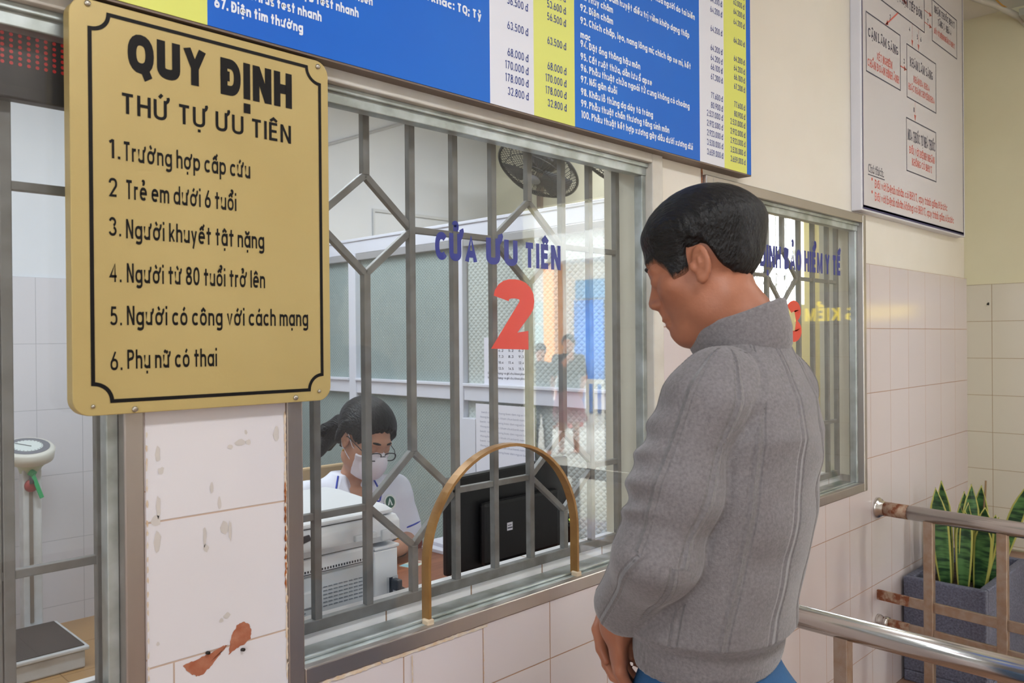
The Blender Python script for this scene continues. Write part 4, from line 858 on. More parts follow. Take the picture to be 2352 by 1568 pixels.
MB().box((1.755, .4235, .858), (1.778, .4252, .882)).build('sticker', PAPER, mo)
mb = MB(); T = onwall(.4233); line(mb, [(1.758, .866), (1.775, .866)], .004, T); line(mb, [(1.758, .874), (1.772, .874)], .0025, T); mb.build('sticker_print', INK, mo)
MB().box((1.78, .45, ZD + .012), (1.86, .468, .78)).build('stand_neck', MBG, mo, bevel=.004)
MB().prism([(1.68, .36), (1.96, .36), (1.94, .56), (1.70, .56)], lambda u, v: (u, v, ZD), lambda u, v: (u, v, ZD + .012)).build('stand_foot', MBG, mo, bevel=.003)
MB().box((1.555, .486, .762), (2.055, .4875, 1.03)).build('screen_panel', mat('screen_face', (180, 200, 220), .3, emit=((150, 180, 215), .6)), mo)
dv = thing('barcode_scanner', 'black rounded scanner with a green light beside the monitor', 'scanner', (2.16, .52, ZD))
MB().tube([(2.16, .53, ZD), (2.16, .53, ZD + .01), (2.16, .53, ZD + .03), (2.155, .525, .76), (2.15, .52, .79), (2.148, .518, .815), (2.146, .516, .828)], [.05, .05, .022, .02, .036, .036, .02], 20).build('body', MBG, dv, True)
MB().tube([(2.120, .487, .822), (2.143, .482, .826)], .005, 8).build('green_light', mat('green_glow', (190, 226, 90), .4, emit=((190, 230, 90), .8)), dv, True)
idc = thing('identity_card', 'pale blue and cream card lying on the brown desk', 'card', (1.735, .862, ZD))
mb = MB(); c_, s_ = math.cos(.25), math.sin(.25); P = lambda u, v: (1.728 + u * c_ - v * s_, .852 + u * s_ + v * c_)
mb.prism([(-.043, -.028), (.043, -.028), (.043, .028), (-.043, .028)], lambda u, v: (*P(u, v), ZD + .0002), lambda u, v: (*P(u, v), ZD + .0016)); mb.build('card', mat('card_cream', (220, 226, 206), .35), idc)
mb = MB(); q = lambda a, b, z=.0019: [(*P(*p), ZD + z) for p in a]
mb.add(q([(-.042, -.027), (-.01, -.027), (-.02, .027), (-.042, .027)], 0), [(0, 1, 2, 3)], 0); mb.add(q([(.016, -.012), (.034, -.012), (.034, .014), (.016, .014)], 0), [(0, 1, 2, 3)], 1); mb.build('card_print', [mat('card_blue', (150, 204, 214), .35), mat('card_photo', (196, 140, 124), .4)], idc)
for i, (x, y, a, s) in enumerate([(2.01, .935, .03, (.27, .115)), (2.04, .945, -.03, (.26, .10))]):
    z = ZD + .0002 + i * .0125; c_, s_ = math.cos(a), math.sin(a); hw, hh = s[0] / 2, s[1] / 2
    mb = MB(); mb.prism([(x + u * c_ - v * s_, y + u * s_ + v * c_) for u, v in ((-hw, -hh), (hw, -hh), (hw, hh), (-hw, hh))], lambda u, v: (u, v, z), lambda u, v: (u, v, z + .012))
    o = mb.build('paper_stack', PAPER, bevel=.001); tag(o, ('stack of white forms lying on the far edge of the desk', 'topmost stack of white forms on the far edge of the desk')[i], 'paper')
CH = mat('beige_chair_wood', (196, 170, 132), .5)
cr = thing('office_chair', 'beige wooden chair the clerk sits on', 'chair', (1.72, 1.24, FLOOR))
mb = MB(); mb.box((1.50, 1.06, .30), (1.94, 1.46, .335)); mb.build('seat', CH, cr, bevel=.008)
for x in (1.52, 1.89):
    MB().box((x, 1.42, FLOOR), (x + .03, 1.45, .955)).build('back_post', CH, cr, bevel=.004); MB().box((x, 1.08, FLOOR), (x + .03, 1.11, .30)).build('leg', CH, cr, bevel=.004)
MB().box((1.50, 1.425, .86), (1.94, 1.45, .955)).build('back_rail', CH, cr, bevel=.008)

# ------------------------------------------------------------------ things on the office walls
cable = mat('trunking_grey', (186, 190, 196), .5)
tag(MB().tube([(2.9, YB - .012, 2.72), (3.189, YB - .012, 2.831), (3.683, YB - .012, 3.032), (4.05, YB - .012, 3.18)], .011, 8).build('wall_conduit', cable, smooth=True), 'thin grey conduit slanting up the white office wall', 'conduit')
t_ = MB(); t_.box((3.535, YB - .016, 2.39), (4.79, YB - .0005, 2.412)); t_.box((3.535, YB - .016, 1.82), (3.552, YB - .0005, 2.39)); tag(t_.build('cable_trunking', mat('trunking_white', (206, 211, 217), .5), bevel=.002), 'white cable trunking bent round a corner on the office wall', 'trunking')
MB()
FB = mat('fan_black', (42, 44, 50), .45); FG = mat('fan_blade_grey', (86, 90, 98), .4)
def wall_fan(label, c, y_w):
    f = thing('wall_fan', label, 'fan', c, 'black wall fans')
    n = Vector(-.35 * F_ + .93 * (-.41 * R_ - .91 * U_)).normalized(); a = n.orthogonal().normalized(); b = n.cross(a); c = Vector(c); Rf = .31
    P = lambda r, t, d: c + a * (r * math.cos(t)) + b * (r * math.sin(t)) + n * d
    mb = MB()
    for r, d in [(Rf, 0), (.24, .05), (.15, .075)]:
        mb.tube([P(r, t, d) for t in np.linspace(0, 2 * PI, 41)], .0035, 6, caps=False)
        if r < Rf: mb.tube([P(r, t, -d * 1.2) for t in np.linspace(0, 2 * PI, 41)], .0035, 6, caps=False)
    for k in range(60):
        t = 2 * PI * k / 60
        mb.tube([P(.05, t, .08), P(.15, t, .075), P(.24, t, .05), P(Rf, t + .05, 0)], .0024, 5, caps=False); mb.tube([P(.07, t, -.1), P(.15, t, -.09), P(.24, t, -.06), P(Rf, t - .05, 0)], .0024, 5, caps=False)
    mb.build('guard', FB, f, True)
    MB().tube([P(Rf, t, -.012) for t in np.linspace(0, 2 * PI, 49)], .011, 8, caps=False).build('guard_rim', FB, f, True)
    MB().tube([P(0, 0, .083), P(0, 0, .079)], .055, 24).build('badge', mat('fan_badge', (120, 124, 134), .35), f, True)
    for k in range(3):
        vs, fs = [], []
        for i in range(7):
            r = .05 + .22 * i / 6
            for j in range(4):
                t = 2 * PI * k / 3 + (j / 3 - .5) * (1.25 - .25 * i / 6); vs.append(P(r, t, .028 - .05 * (j / 3)))
        for i in range(6):
            for j in range(3): fs.append((i * 4 + j, i * 4 + j + 1, i * 4 + j + 5, i * 4 + j + 4))
        o = MB().add(vs, fs).build('blade', FG, f, True); s = o.modifiers.new('thickness', 'SOLIDIFY'); s.thickness = .004
    MB().tube([P(0, 0, -.02), P(0, 0, -.08), P(0, 0, -.19), P(0, 0, -.21)], [.05, .075, .07, .04], 20).build('motor', FB, f, True)
    m_ = P(0, 0, -.15); w_ = Vector((4.795, y_w, m_.z + .02))
    MB().tube([m_, (m_ + w_) / 2 + Vector((0, 0, .04)), w_], .02, 10).build('bracket_arm', FB, f, True)
    MB().tube([w_ + Vector((-.002, 0, 0)), w_ + Vector((-.02, 0, 0))], .07, 16).build('wall_plate', FB, f, True)
    return f
wall_fan('black caged wall fan seen from below through the counter window', (4.40, 2.74, 2.68), 2.95)
wall_fan('second black wall fan partly hidden at the window edge', (4.40, 1.98, 2.66), 2.2)
tag(MB().box((4.765, 3.05, 2.2), (4.7995, 3.09, 3.15)).build('wall_batten', mat('brown_batten', (128, 112, 102), .6)), 'brown upright batten on the yellow wall below the fan', 'batten')

# ------------------------------------------------------------------ mechanical weighing scale
SW = mat('scale_white', (206, 210, 214), .45, noise=(9, (190, 192, 192))); SCR = mat('scale_cream', (214, 214, 206), .4); SD = mat('scale_mat', (62, 58, 56), .8, bump=(150, .2)); SBR = mat('scale_strip', (128, 120, 112), .5)
sc = thing('weighing_scale', 'white mechanical weighing scale with round dial head and platform', 'scale', (1.22, 3.1, FLOOR))
MB().prism([(1.0, 2.83), (1.31, 2.83), (1.31, 3.30), (1.0, 3.30)], lambda u, v: (u, v, FLOOR + .002), lambda u, v: (u, v, -.018)).build('platform_base', SW, sc, bevel=.008)
MB().box((.985, 2.815, -.014), (1.325, 3.315, .006)).build('platform_rim', SW, sc, bevel=.006)
MB().box((1.003, 2.833, .0062), (1.307, 3.297, .012)).build('platform_mat', SD, sc, bevel=.002)
MB().box((1.178, 3.32, -.06), (1.264, 3.40, .80)).build('column', SW, sc, bevel=.006)
MB().box((1.205, 3.315, .02), (1.222, 3.3198, .74)).build('column_strip', SBR, sc)
MB().tube([(1.22, 3.36, .78), (1.22, 3.36, .81), (1.22, 3.35, .85)], [.045, .055, .09], 24).build('neck', mat('scale_pale_green', (196, 204, 176), .5), sc, True)
mb = MB(); n_ = Vector((-.03, -.30, .95)).normalized(); a_ = n_.orthogonal().normalized(); b_ = n_.cross(a_); c0 = Vector((1.21, 3.36, .905))
mb.tube([c0 - n_ * .06, c0 - n_ * .05, c0 + n_ * .0, c0 + n_ * .012], [.09, .122, .126, .116], 32); mb.build('dial_housing', SCR, sc, True)
MB().tube([c0 + n_ * .0125, c0 + n_ * .0145], .102, 32).build('dial_ring', mat('dial_grey', (104, 108, 118), .4), sc)
MB().tube([c0 + n_ * .0146, c0 + n_ * .0156], .07, 32).build('dial_face', mat('dial_white', (212, 222, 220), .4), sc)
mb = MB(); mb.tube([c0 + n_ * .017 - b_ * .02, c0 + n_ * .017 + b_ * .062], .002, 6)
for k in range(24):
    t = 2 * PI * k / 24; mb.tube([c0 + n_ * .016 + (a_ * math.cos(t) + b_ * math.sin(t)) * .062, c0 + n_ * .016 + (a_ * math.cos(t) + b_ * math.sin(t)) * .069], .0012, 4)
mb.build('pointer', PRD, sc)
GRN = mat('green_plastic', (28, 160, 96), .4)
mb = MB(); mb.tube([(1.21, 3.315, .79), (1.225, 3.30, .775)], .018, 12); mb.bar((1.215, 3.30, .785), (1.255, 3.285, .655), .02, .008); mb.build('green_lever', GRN, sc, bevel=.002)
MB().tube([(1.215, 3.314, .72), (1.215, 3.30, .72)], [.034, .03], 16).build('red_knob', mat('dark_red_plastic', (150, 40, 44), .4), sc, True)
MB().tube([(1.215, 3.31, .775), (1.215, 3.30, .73)], .013, 10).build('lever_spindle', PRD, sc, True)

# ------------------------------------------------------------------ iron scrolls in the third office's window
IRON = mat('grey_iron', (120, 122, 126), .5, .3)
gw = thing('scroll_window_grille', 'grey iron window grille with curling scrolls against the white sky', 'grille', (8.4, 3.25, 1.85))
for k in range(10): MB().bar((7.3 + k * .26, 3.26, 1.842), (7.3 + k * .26, 3.26, 2.978), .02, .02).build('upright_bar', IRON, gw)
for k in range(7):
    x = 7.45 + k * .34
    for s in (1, -1): MB().tube([(x + s * .1 * t * math.cos(t * 5), 3.275, 2.32 + s * .16 + .12 * t * math.sin(t * 5)) for t in np.linspace(.15, 1.3, 22)], .008, 6).build('scroll', IRON, gw, True)
# ------------------------------------------------------------------ people
def skin_mat(name, rgb):
    m = mat(name, rgb, .48, noise=(14, tuple(int(v * .93) for v in rgb)), bump=(240, .06)); b = m.node_tree.nodes['Principled BSDF']
    b.inputs['Subsurface Weight'].default_value = .06; b.inputs['Specular IOR Level'].default_value = .35; b.inputs['Subsurface Radius'].default_value = (.012, .005, .003); b.inputs['Subsurface Scale'].default_value = .6
    return m
SKIN_M = skin_mat('tanned_skin', (164, 106, 80)); SKIN_W = skin_mat('light_brown_skin', (196, 146, 120))
HAIR = mat('black_hair', (13, 12, 13), .45, spec=.32, noise=(60, (24, 22, 23), (3, .4, 1)), bump=(150, .6, (2.5, .25, .8)))
_nt = HAIR.node_tree; _b = _nt.nodes['Principled BSDF']; _at = _nt.nodes.new('ShaderNodeAttribute'); _at.attribute_name = 'cover'
_tc = _nt.nodes.new('ShaderNodeTexCoord'); _mp = _nt.nodes.new('ShaderNodeMapping'); _mp.inputs['Scale'].default_value = (1, 1, .22); _ns = _nt.nodes.new('ShaderNodeTexNoise'); _ns.inputs['Scale'].default_value = 420
_nt.links.new(_tc.outputs['Object'], _mp.inputs[0]); _nt.links.new(_mp.outputs[0], _ns.inputs['Vector'])
_ad = _nt.nodes.new('ShaderNodeMath'); _ad.operation = 'MULTIPLY_ADD'; _ad.inputs[1].default_value = 1.0; _nt.links.new(_at.outputs['Fac'], _ad.inputs[0]); _nt.links.new(_ns.outputs[0], _ad.inputs[2])
_mr = _nt.nodes.new('ShaderNodeMapRange'); _mr.inputs[1].default_value = .62; _mr.inputs[2].default_value = 1.05; _nt.links.new(_ad.outputs[0], _mr.inputs[0])
_old = _b.inputs['Base Color'].links[0].from_socket; _mx = _nt.nodes.new('ShaderNodeMix'); _mx.data_type = 'RGBA'; _mx.inputs[6].default_value = (*lin((136, 90, 68)), 1)
_nt.links.new(_mr.outputs[0], _mx.inputs[0]); _nt.links.new(_old, _mx.inputs[7]); _nt.links.new(_mx.outputs[2], _b.inputs['Base Color'])
BROW = mat('dark_brow', (30, 24, 22), .7)
EYE = mat('eye_white', (226, 222, 216), .25); IRIS = mat('dark_iris', (40, 26, 20), .2)
def eyes(root, R, t, k=1.0, brow=True, closed=.0):
    R = np.array(R); t = np.array(t)
    for s in (-1, 1):
        c = t + R @ (np.array([s * .031, .0805, .0015]) * k)
        mb = MB(); mb.tube([c + R @ (np.array([0, y, 0]) * k) for y in (-.006, 0, .004, .0062)], [.010 * k, .0098 * k, .0075 * k, .003 * k], 16); e = mb.build('eye', EYE, root, True)
        p = c + R @ (np.array([0, .0058, -.002]) * k); q = p + R @ (np.array([0, .0012, -.0004]) * k)
        MB().tube([p, q], .0045 * k, 12).build('iris', IRIS, e, True)
        if brow:
            pts = [t + R @ (np.array([s * x, y, z]) * k) for x, y, z in ((.014, .0915, .0285), (.026, .0905, .0305), (.038, .082, .0290), (.049, .069, .0235))]
            MB().tube(pts, [.0028 * k, .004 * k, .0036 * k, .0014 * k], 8).build('eyebrow', BROW, root, True)
def hair_cap(name, H, R, t, k, zb, top, side, parent, h, extra=None, fade=(-.5, -.4)):
    """short hair as a shell over the head; zb(x, y) gives the hairline height in the head's frame."""
    R = np.array(R); t = np.array(t)
    def f(P):
        q = ((P - t) @ R) / k; d = H(P)
        st = vnoise(np.stack([q[:, 0] * 160, q[:, 1] * 130, q[:, 2] * 14], 1), 1.0)
        up_ = q[:, 2] - zb(q[:, 0], q[:, 1]) + (st - .5) * .012
        th = side + (top - side) * smooth01(q[:, 2] - .15 * q[:, 1], .02, .085)
        th = th * smooth01(up_, -.002, .016) - .006 * (1 - smooth01(up_, -.008, .003)) + (st - .5) * .0016
        e = d - th * k
        if extra is not None: e = np.minimum(e, extra(P, q))
        return e
    lo = t - .19 * k; hi = t + .19 * k
    V, Q = surf(f, lo, hi, h); q = ((V - t) @ R) / k; up_ = q[:, 2] - zb(q[:, 0], q[:, 1])
    return npmesh(name, V, Q, HAIR, parent, {'cover': np.maximum(smooth01(up_, fade[0], fade[1]), (q[:, 1] > -.05) & (q[:, 1] < .012))})

# ---- the man at the counter. man frame: x to his right, y forward, z up from the floor
ang = math.radians(15)
MX = np.array([math.cos(ang), math.sin(ang), 0]); MY = np.array([-math.sin(ang), math.cos(ang), 0]); MR = np.stack([MX, MY, [0, 0, 1.0]], 1); MT = np.array([1.256, -.582, FLOOR]); M0 = MT; MT = M0 + np.array([0, 0, -.1405])   # M0 under the feet, MT the frame of the upper body
man = thing('person', 'man in grey ribbed zip-neck sweater and blue trousers standing at the counter, looking down', 'person', tuple(M0))
hr = rotm(0, 0, math.radians(6)) @ rotm(math.radians(-20), 0, 0) @ rotm(0, math.radians(2), 0)
HR, HT = MR @ hr, MT + MR @ np.array([-.030, -.002, 1.653])
def armchain(S, pts, rs, k=.03):
    for a, b, ra, rb in zip(pts[:-1], pts[1:], rs[:-1], rs[1:]): S.cap(a, b, ra, rb, k)
LSH, LEL, LWR = (-.136, -.035, 1.446), (-.186, .022, 1.238), (-.085, .118, 1.112)
RSH, REL, RWR = (.138, -.075, 1.450), (.180, .000, 1.240), (.040, .165, 1.110)
bodyS = SDF(); hs = SDF(); head(hs, HR, HT, .88)
head(bodyS, HR, HT, .88)
bodyS.frame(MR, MT)
bodyS.cap((-.020, -.030, 1.60), (-.010, -.062, 1.515), .055, .06, .022); bodyS.cap((-.012, -.06, 1.56), (0, -.062, 1.48), .05, .07, .03)
bodyS.loft([(.92, 0, 0, .125, .085), (1.1, 0, -.012, .13, .09), (1.3, 0, -.045, .15, .10), (1.42, 0, -.055, .155, .095), (1.48, 0, -.06, .11, .07)], .03)
armchain(bodyS, [LSH, LEL], [.048, .040]); armchain(bodyS, [LEL, LWR], [.040, .027]); armchain(bodyS, [RSH, REL], [.048, .040]); armchain(bodyS, [REL, RWR], [.040, .027])
bodyS.frame(MR, M0)
for s in (-1, 1): bodyS.cap((s * .080, 0, .80), (s * .09, .005, .43), .076, .052, .04); bodyS.cap((s * .09, .005, .43), (s * .095, -.02, .07), .050, .035, .03); bodyS.ell((s * .095, .045, .035), (.036, .105, .032), .02)
hl = MR @ rotm(math.radians(-4), 0, math.radians(28)) @ rotm(0, math.radians(-6), 0); hand(bodyS, MT + MR @ np.array(LWR) - MR @ np.array([0, -.008, .012]), hl, 1.0, (.35, .4, .45, .5), side=1)
hrr = MR @ rotm(math.radians(-4), 0, math.radians(-28)) @ rotm(0, math.radians(8), 0); hand(bodyS, MT + MR @ np.array(RWR) - MR @ np.array([0, -.008, .012]), hrr, 1.0, (.5, .55, .6, .6), side=-1)
bodyS.frame()
V, Q = surf(bodyS, M0 + np.array([-.34, -.34, -.01]), M0 + np.array([.34, .34, 1.68]), .0038)
npmesh('body', V, Q, SKIN_M, man)
eyes(man, HR, HT, .88)
def zb_m(x, y):
    z = np.interp(y, [-.13, -.09, -.060, -.044, -.030, -.012, .004, .010, .014, .044, .052, .060, .066, .085, .12], [-.052, -.056, -.050, -.030, .020, .030, .030, .006, -.010, -.012, .016, .026, .038, .034, .034])
    return np.where(y > .05, z + .007 * np.sin(x * 60 + 1), z)
hairO = hair_cap('hair', hs, HR, HT, .88, zb_m, .022, .0065, man, .0028, fade=(-.004, .020))
# sweater
SW_ = mat('grey_knit', (114, 110, 111), .92, sheen=.25, spec=.2)
nt = SW_.node_tree; b = nt.nodes['Principled BSDF']; tc = nt.nodes.new('ShaderNodeTexCoord')
n1 = nt.nodes.new('ShaderNodeTexNoise'); n1.inputs['Scale'].default_value = 240; n1.inputs['Detail'].default_value = 4; nt.links.new(tc.outputs['Object'], n1.inputs['Vector'])
r1 = nt.nodes.new('ShaderNodeValToRGB'); e = r1.color_ramp.elements; e[0].position = .25; e[0].color = (*lin((102, 98, 99)), 1); e[1].position = .75; e[1].color = (*lin((128, 123, 125)), 1); nt.links.new(n1.outputs[0], r1.inputs[0]); nt.links.new(r1.outputs[0], b.inputs['Base Color'])
n3 = nt.nodes.new('ShaderNodeTexNoise'); n3.inputs['Scale'].default_value = 520; nt.links.new(tc.outputs['Object'], n3.inputs['Vector'])
def rattr(nm, lo, hi, amp):
    a = nt.nodes.new('ShaderNodeAttribute'); a.attribute_name = nm; r = nt.nodes.new('ShaderNodeMapRange'); r.interpolation_type = 'SMOOTHSTEP'
    r.inputs[1].default_value = lo; r.inputs[2].default_value = hi; r.inputs[4].default_value = amp; nt.links.new(a.outputs['Fac'], r.inputs[0]); return r
ra, rb_, rc = rattr('rib_ridge', .96, 1.0, .6), rattr('rib_groove', .968, 1.0, -1.0), rattr('rib_groove_far', .98, 1.0, -.4)
ad = nt.nodes.new('ShaderNodeMath'); nt.links.new(ra.outputs[0], ad.inputs[0]); nt.links.new(rb_.outputs[0], ad.inputs[1])
a3 = nt.nodes.new('ShaderNodeMath'); nt.links.new(ad.outputs[0], a3.inputs[0]); nt.links.new(rc.outputs[0], a3.inputs[1])
a2 = nt.nodes.new('ShaderNodeMath'); a2.operation = 'MULTIPLY_ADD'; a2.inputs[1].default_value = .22; nt.links.new(n3.outputs[0], a2.inputs[0]); nt.links.new(a3.outputs[0], a2.inputs[2])
bp = nt.nodes.new('ShaderNodeBump'); bp.inputs['Strength'].default_value = .8; bp.inputs['Distance'].default_value = .0045; nt.links.new(a2.outputs[0], bp.inputs['Height']); nt.links.new(bp.outputs[0], b.inputs['Normal'])
torsoN = [(1.040, 0, .004, .146, .108), (1.06, 0, .002, .150, .112), (1.088, 0, .0, .152, .113), (1.104, 0, -.004, .166, .126), (1.14, 0, -.010, .166, .124), (1.2, 0, -.026, .166, .120), (1.3, 0, -.046, .170, .118), (1.40, 0, -.058, .170, .113), (1.455, 0, -.062, .148, .098), (1.50, -.002, -.062, .105, .078), (1.53, -.006, -.060, .072, .066)]
tor = SDF().frame(MR, MT); tor.loft(torsoN, .03, 2.2); tor.frame()
arms = SDF().frame(MR, MT)
LCU = tuple(np.array(LEL) + (np.array(LWR) - np.array(LEL)) * .8); RCU = tuple(np.array(REL) + (np.array(RWR) - np.array(REL)) * .55)
armchain(arms, [(-.115, -.045, 1.478), LSH], [.055, .061], .03); armchain(arms, [LSH, (-.170, -.006, 1.33), LEL], [.061, .060, .055], .03); armchain(arms, [LEL, LCU], [.055, .050], .03)
armchain(arms, [(.11, -.07, 1.478), RSH], [.055, .061], .03); armchain(arms, [RSH, (.166, -.035, 1.33), REL], [.061, .058, .052], .03); armchain(arms, [REL, RCU], [.053, .050], .03)
arms.frame()
def swf(P):
    a, c = tor(P), arms(P); k = .004 + .034 * smooth01(P[:, 2] - MT[2], 1.42, 1.475); h = np.clip(.5 + .5 * (c - a) / k, 0, 1); d = c + (a - c) * h - k * h * (1 - h)
    q = (P - MT) @ MR
    # folds in the sleeve and at the waist, hollow inside for neck and hem
    d = d - (vnoise(np.stack([q[:, 0] * 10, q[:, 1] * 10, q[:, 2] * 22], 1), 1.0) - .5) * .010 * smooth01(q[:, 2], 1.05, 1.12)
    # creases on the front of the left sleeve
    for (zc, w) in ((1.42, .016), (1.375, .012), (1.33, .014), (1.29, .010)):
        g = np.exp(-((q[:, 2] - zc + .25 * (q[:, 0] + .16)) / w) ** 2) * smooth01(q[:, 1], -.03, .05) * (c < .02); d = d - .008 * g
    return d
V, Q = surf(swf, MT + np.array([-.34, -.34, 1.0]), MT + np.array([.34, .34, 1.56]), .0036)
q = (V - MT) @ MR; N = normals(swf, V); a, c = tor(V), arms(V); isarm = c < a
L = np.array(torsoN); cx = np.interp(q[:, 2], L[:, 0], L[:, 1]); cy = np.interp(q[:, 2], L[:, 0], L[:, 2]); th = np.arctan2(q[:, 1] - cy, (q[:, 0] - cx) / 1.35)
u_t = (th / (2 * PI) * 11 + .2) % 1
def armu(A, B, C):
    A, B, C = map(np.array, (A, B, C)); out = []
    for p0, p1 in ((A, B), (B, C)):
        d = (p1 - p0) / np.linalg.norm(p1 - p0); s = np.array([1.0, 0, 0]); s = s - d * (s @ d); s /= np.linalg.norm(s); w = np.cross(d, s); r = q - p0; out.append((np.arctan2(r @ w, r @ s), np.linalg.norm(r - np.clip((r @ d), 0, np.linalg.norm(p1 - p0))[:, None] * d, axis=1)))
    return np.where(out[0][1] < out[1][1], out[0][0], out[1][0])
au = np.where(q[:, 0] < 0, armu(LSH, LEL, LCU), armu(RSH, REL, RCU)); u_a = (au / (2 * PI) * 6 + .35) % 1
per_t, per_a = .95 / 11, .36 / 6
dist = np.where(isarm, (u_a - .5) * per_a, (u_t - .5) * per_t)
rib = np.exp(-(dist / .0035) ** 2) * 1.0 - .8 * np.exp(-((dist - .008) / .0035) ** 2)
zz = q[:, 2]; hem = smooth01(zz, 1.104, 1.09)
fine = np.sin(th * 150) * .0006
rib = rib * .0009 * (1 - hem) * smooth01(np.abs(a - c), .0, .012) + fine * hem
seam = -.0045 * np.exp(-((a - c) / .006) ** 2) * smooth01(zz, 1.2, 1.3) * (np.abs(q[:, 0]) > .08)
V2 = V + N * (rib + seam)[:, None]
uu = np.where(isarm, u_a, u_t); kk = (1 - hem) * smooth01(np.abs(a - c), .0, .012)
sw = npmesh('sweater', V2, Q, SW_, man, {'rib_ridge': np.sin(PI * uu) * kk, 'rib_groove': np.abs(np.sin(PI * (uu - .065))) * kk, 'rib_groove_far': np.abs(np.sin(PI * (uu + .06))) * kk})
# stand-up collar with a folded edge, open at the front zip
n = 72; vs, fs = [], []
prof = [(-.055, -.016), (-.035, -.003), (-.01, .003), (.01, .003), (.028, .004), (.034, .003), (.0345, .0005), (.031, -.002), (.01, -.003), (-.02, -.006)]
base = MT + MR @ np.array([-.014, -.054, 1.546]); tilt = MR @ rotm(math.radians(-14), 0, 0)
for i in range(n):
    t = 2 * PI * i / n + PI / 2; rx, ry = .066, .076
    gapf = 1 if 3 < i < n - 3 else .9
    for z, o in prof:
        w = rx + o; w2 = ry + o
        vs.append(base + tilt @ np.array([w * math.cos(t) * gapf, w2 * math.sin(t), z * (1 - .25 * max(0, math.sin(t))) - .006 * math.cos(2 * t)]))
m_ = len(prof)
for i in range(n):
    for j in range(m_ - 1):
        a0 = i * m_ + j; b0_ = ((i + 1) % n) * m_ + j; fs.append((a0, b0_, b0_ + 1, a0 + 1))
MB().add(vs, fs).build('collar', SW_, man, True)
# trousers
TROU = mat('blue_trousers', (36, 92, 140), .8, noise=(8, (30, 80, 126)), bump=(300, .15)); SHOE = mat('dark_shoe', (40, 36, 36), .5)
ts = SDF().frame(MR, MT); ts.loft([(.90, 0, .0, .166, .134), (.98, 0, .0, .156, .122), (1.03, 0, .0, .140, .102), (1.06, 0, -.002, .134, .096)], .03); ts.ell((0, -.078, .89), (.15, .10, .115), .04); ts.frame(MR, M0)
for s in (-1, 1): ts.cap((s * .078, 0, .78), (s * .09, .005, .43), .100, .072, .03); ts.cap((s * .09, .005, .43), (s * .095, -.018, .10), .070, .060, .03)
ts.frame()
def trf(P):
    q = (P - MT) @ MR; return ts(P) - (vnoise(np.stack([q[:, 0] * 34, q[:, 1] * 34, q[:, 2] * 5], 1), 1.0) - .5) * .014 * smooth01(1.03 - q[:, 2], .0, .1)
V, Q = surf(trf, M0 + np.array([-.3, -.3, .04]), M0 + np.array([.3, .3, .95]), .006); npmesh('trousers', V, Q, TROU, man)
for s in (-1, 1):
    ss = SDF().frame(MR, M0); ss.ell((s * .095, .05, .04), (.046, .135, .045), .02); ss.cap((s * .095, -.03, .05), (s * .095, -.025, .10), .045, .046, .03); ss.frame()
    f = lambda P: np.maximum(ss(P), FLOOR + .002 - P[:, 2])
    V, Q = surf(f, M0 + MR @ np.array([s * .1, .03, .06]) - .2, M0 + MR @ np.array([s * .1, .03, .06]) + .2, .006); npmesh('shoe', V, Q, SHOE, man)
man.scale = (1.1, 1.1, 1.1)

# ---- the clerk behind the glass
ang = math.radians(-20)
CY = np.array([math.sin(ang), -math.cos(ang), 0]); CX = np.array([CY[1], -CY[0], 0]); CR_ = np.stack([CX, CY, [0, 0, 1.0]], 1); CT = np.array([1.715, 1.20, FLOOR])
clk = thing('person', 'woman clerk in white coat, face mask and glasses seated at the desk, looking down', 'person', tuple(CT))
hr = rotm(0, 0, math.radians(22)) @ rotm(math.radians(-27), 0, 0) @ rotm(0, math.radians(-6), 0)
KR, KT = CR_ @ hr, CT + CR_ @ np.array([-.040, .065, 1.188])
KK = 1.04
kh = SDF(); head(kh, KR, KT, KK)
cb_ = SDF(); head(cb_, KR, KT, KK); cb_.frame(CR_, CT)
cb_.cap((-.028, .035, 1.125), (-.008, .0, 1.03), .047, .054, .02)
tn = [(.56, 0, 0, .165, .11), (.7, 0, .01, .155, .105), (.85, 0, .02, .165, .108), (.96, 0, .012, .16, .09), (1.01, 0, .005, .11, .07)]
cb_.loft(tn, .03)
lsh, lel, lwr = (-.158, .015, .975), (-.203, .045, .80), (-.10, .25, .822); rsh, rel, rwr = (.158, .015, .975), (.21, .04, .80), (.07, .25, .82)
armchain(cb_, [lsh, lel], [.044, .036]); armchain(cb_, [lel, lwr], [.036, .025]); armchain(cb_, [rsh, rel], [.044, .036]); armchain(cb_, [rel, rwr], [.036, .025])
for s in (-1, 1): cb_.cap((s * .09, .02, .54), (s * .10, .40, .53), .08, .06, .03); cb_.cap((s * .10, .40, .52), (s * .10, .40, .08), .055, .038, .03); cb_.ell((s * .10, .45, .04), (.036, .10, .035), .02)
hand(cb_, CT + CR_ @ np.array(lwr), CR_ @ rotm(0, 0, math.radians(-75)) @ rotm(math.radians(80), 0, 0), .92, (.3, .3, .3, .3), side=1); hand(cb_, CT + CR_ @ np.array(rwr), CR_ @ rotm(math.radians(80), 0, math.radians(14)), .92, (.3, .3, .3, .3), side=-1)
cb_.frame()
V, Q = surf(cb_, CT + np.array([-.42, -.75, -.01]), CT + np.array([.42, .25, 1.42]), .0055); npmesh('body', V, Q, SKIN_W, clk)
eyes(clk, KR, KT, KK)
def zb_w(x, y):
    z = np.interp(y, [-.13, -.06, -.03, -.015, .012, .03, .05, .07, .09, .12], [-.10, -.085, -.05, .012, .015, .0, .03, .062, .078, .08])
    return z - .02 * smooth01(np.abs(x), .04, .06) * (y > .04)
tail = SDF().frame(KR, KT, KK); tail.ell((.015, -.12, -.02), (.034, .034, .034), .015)
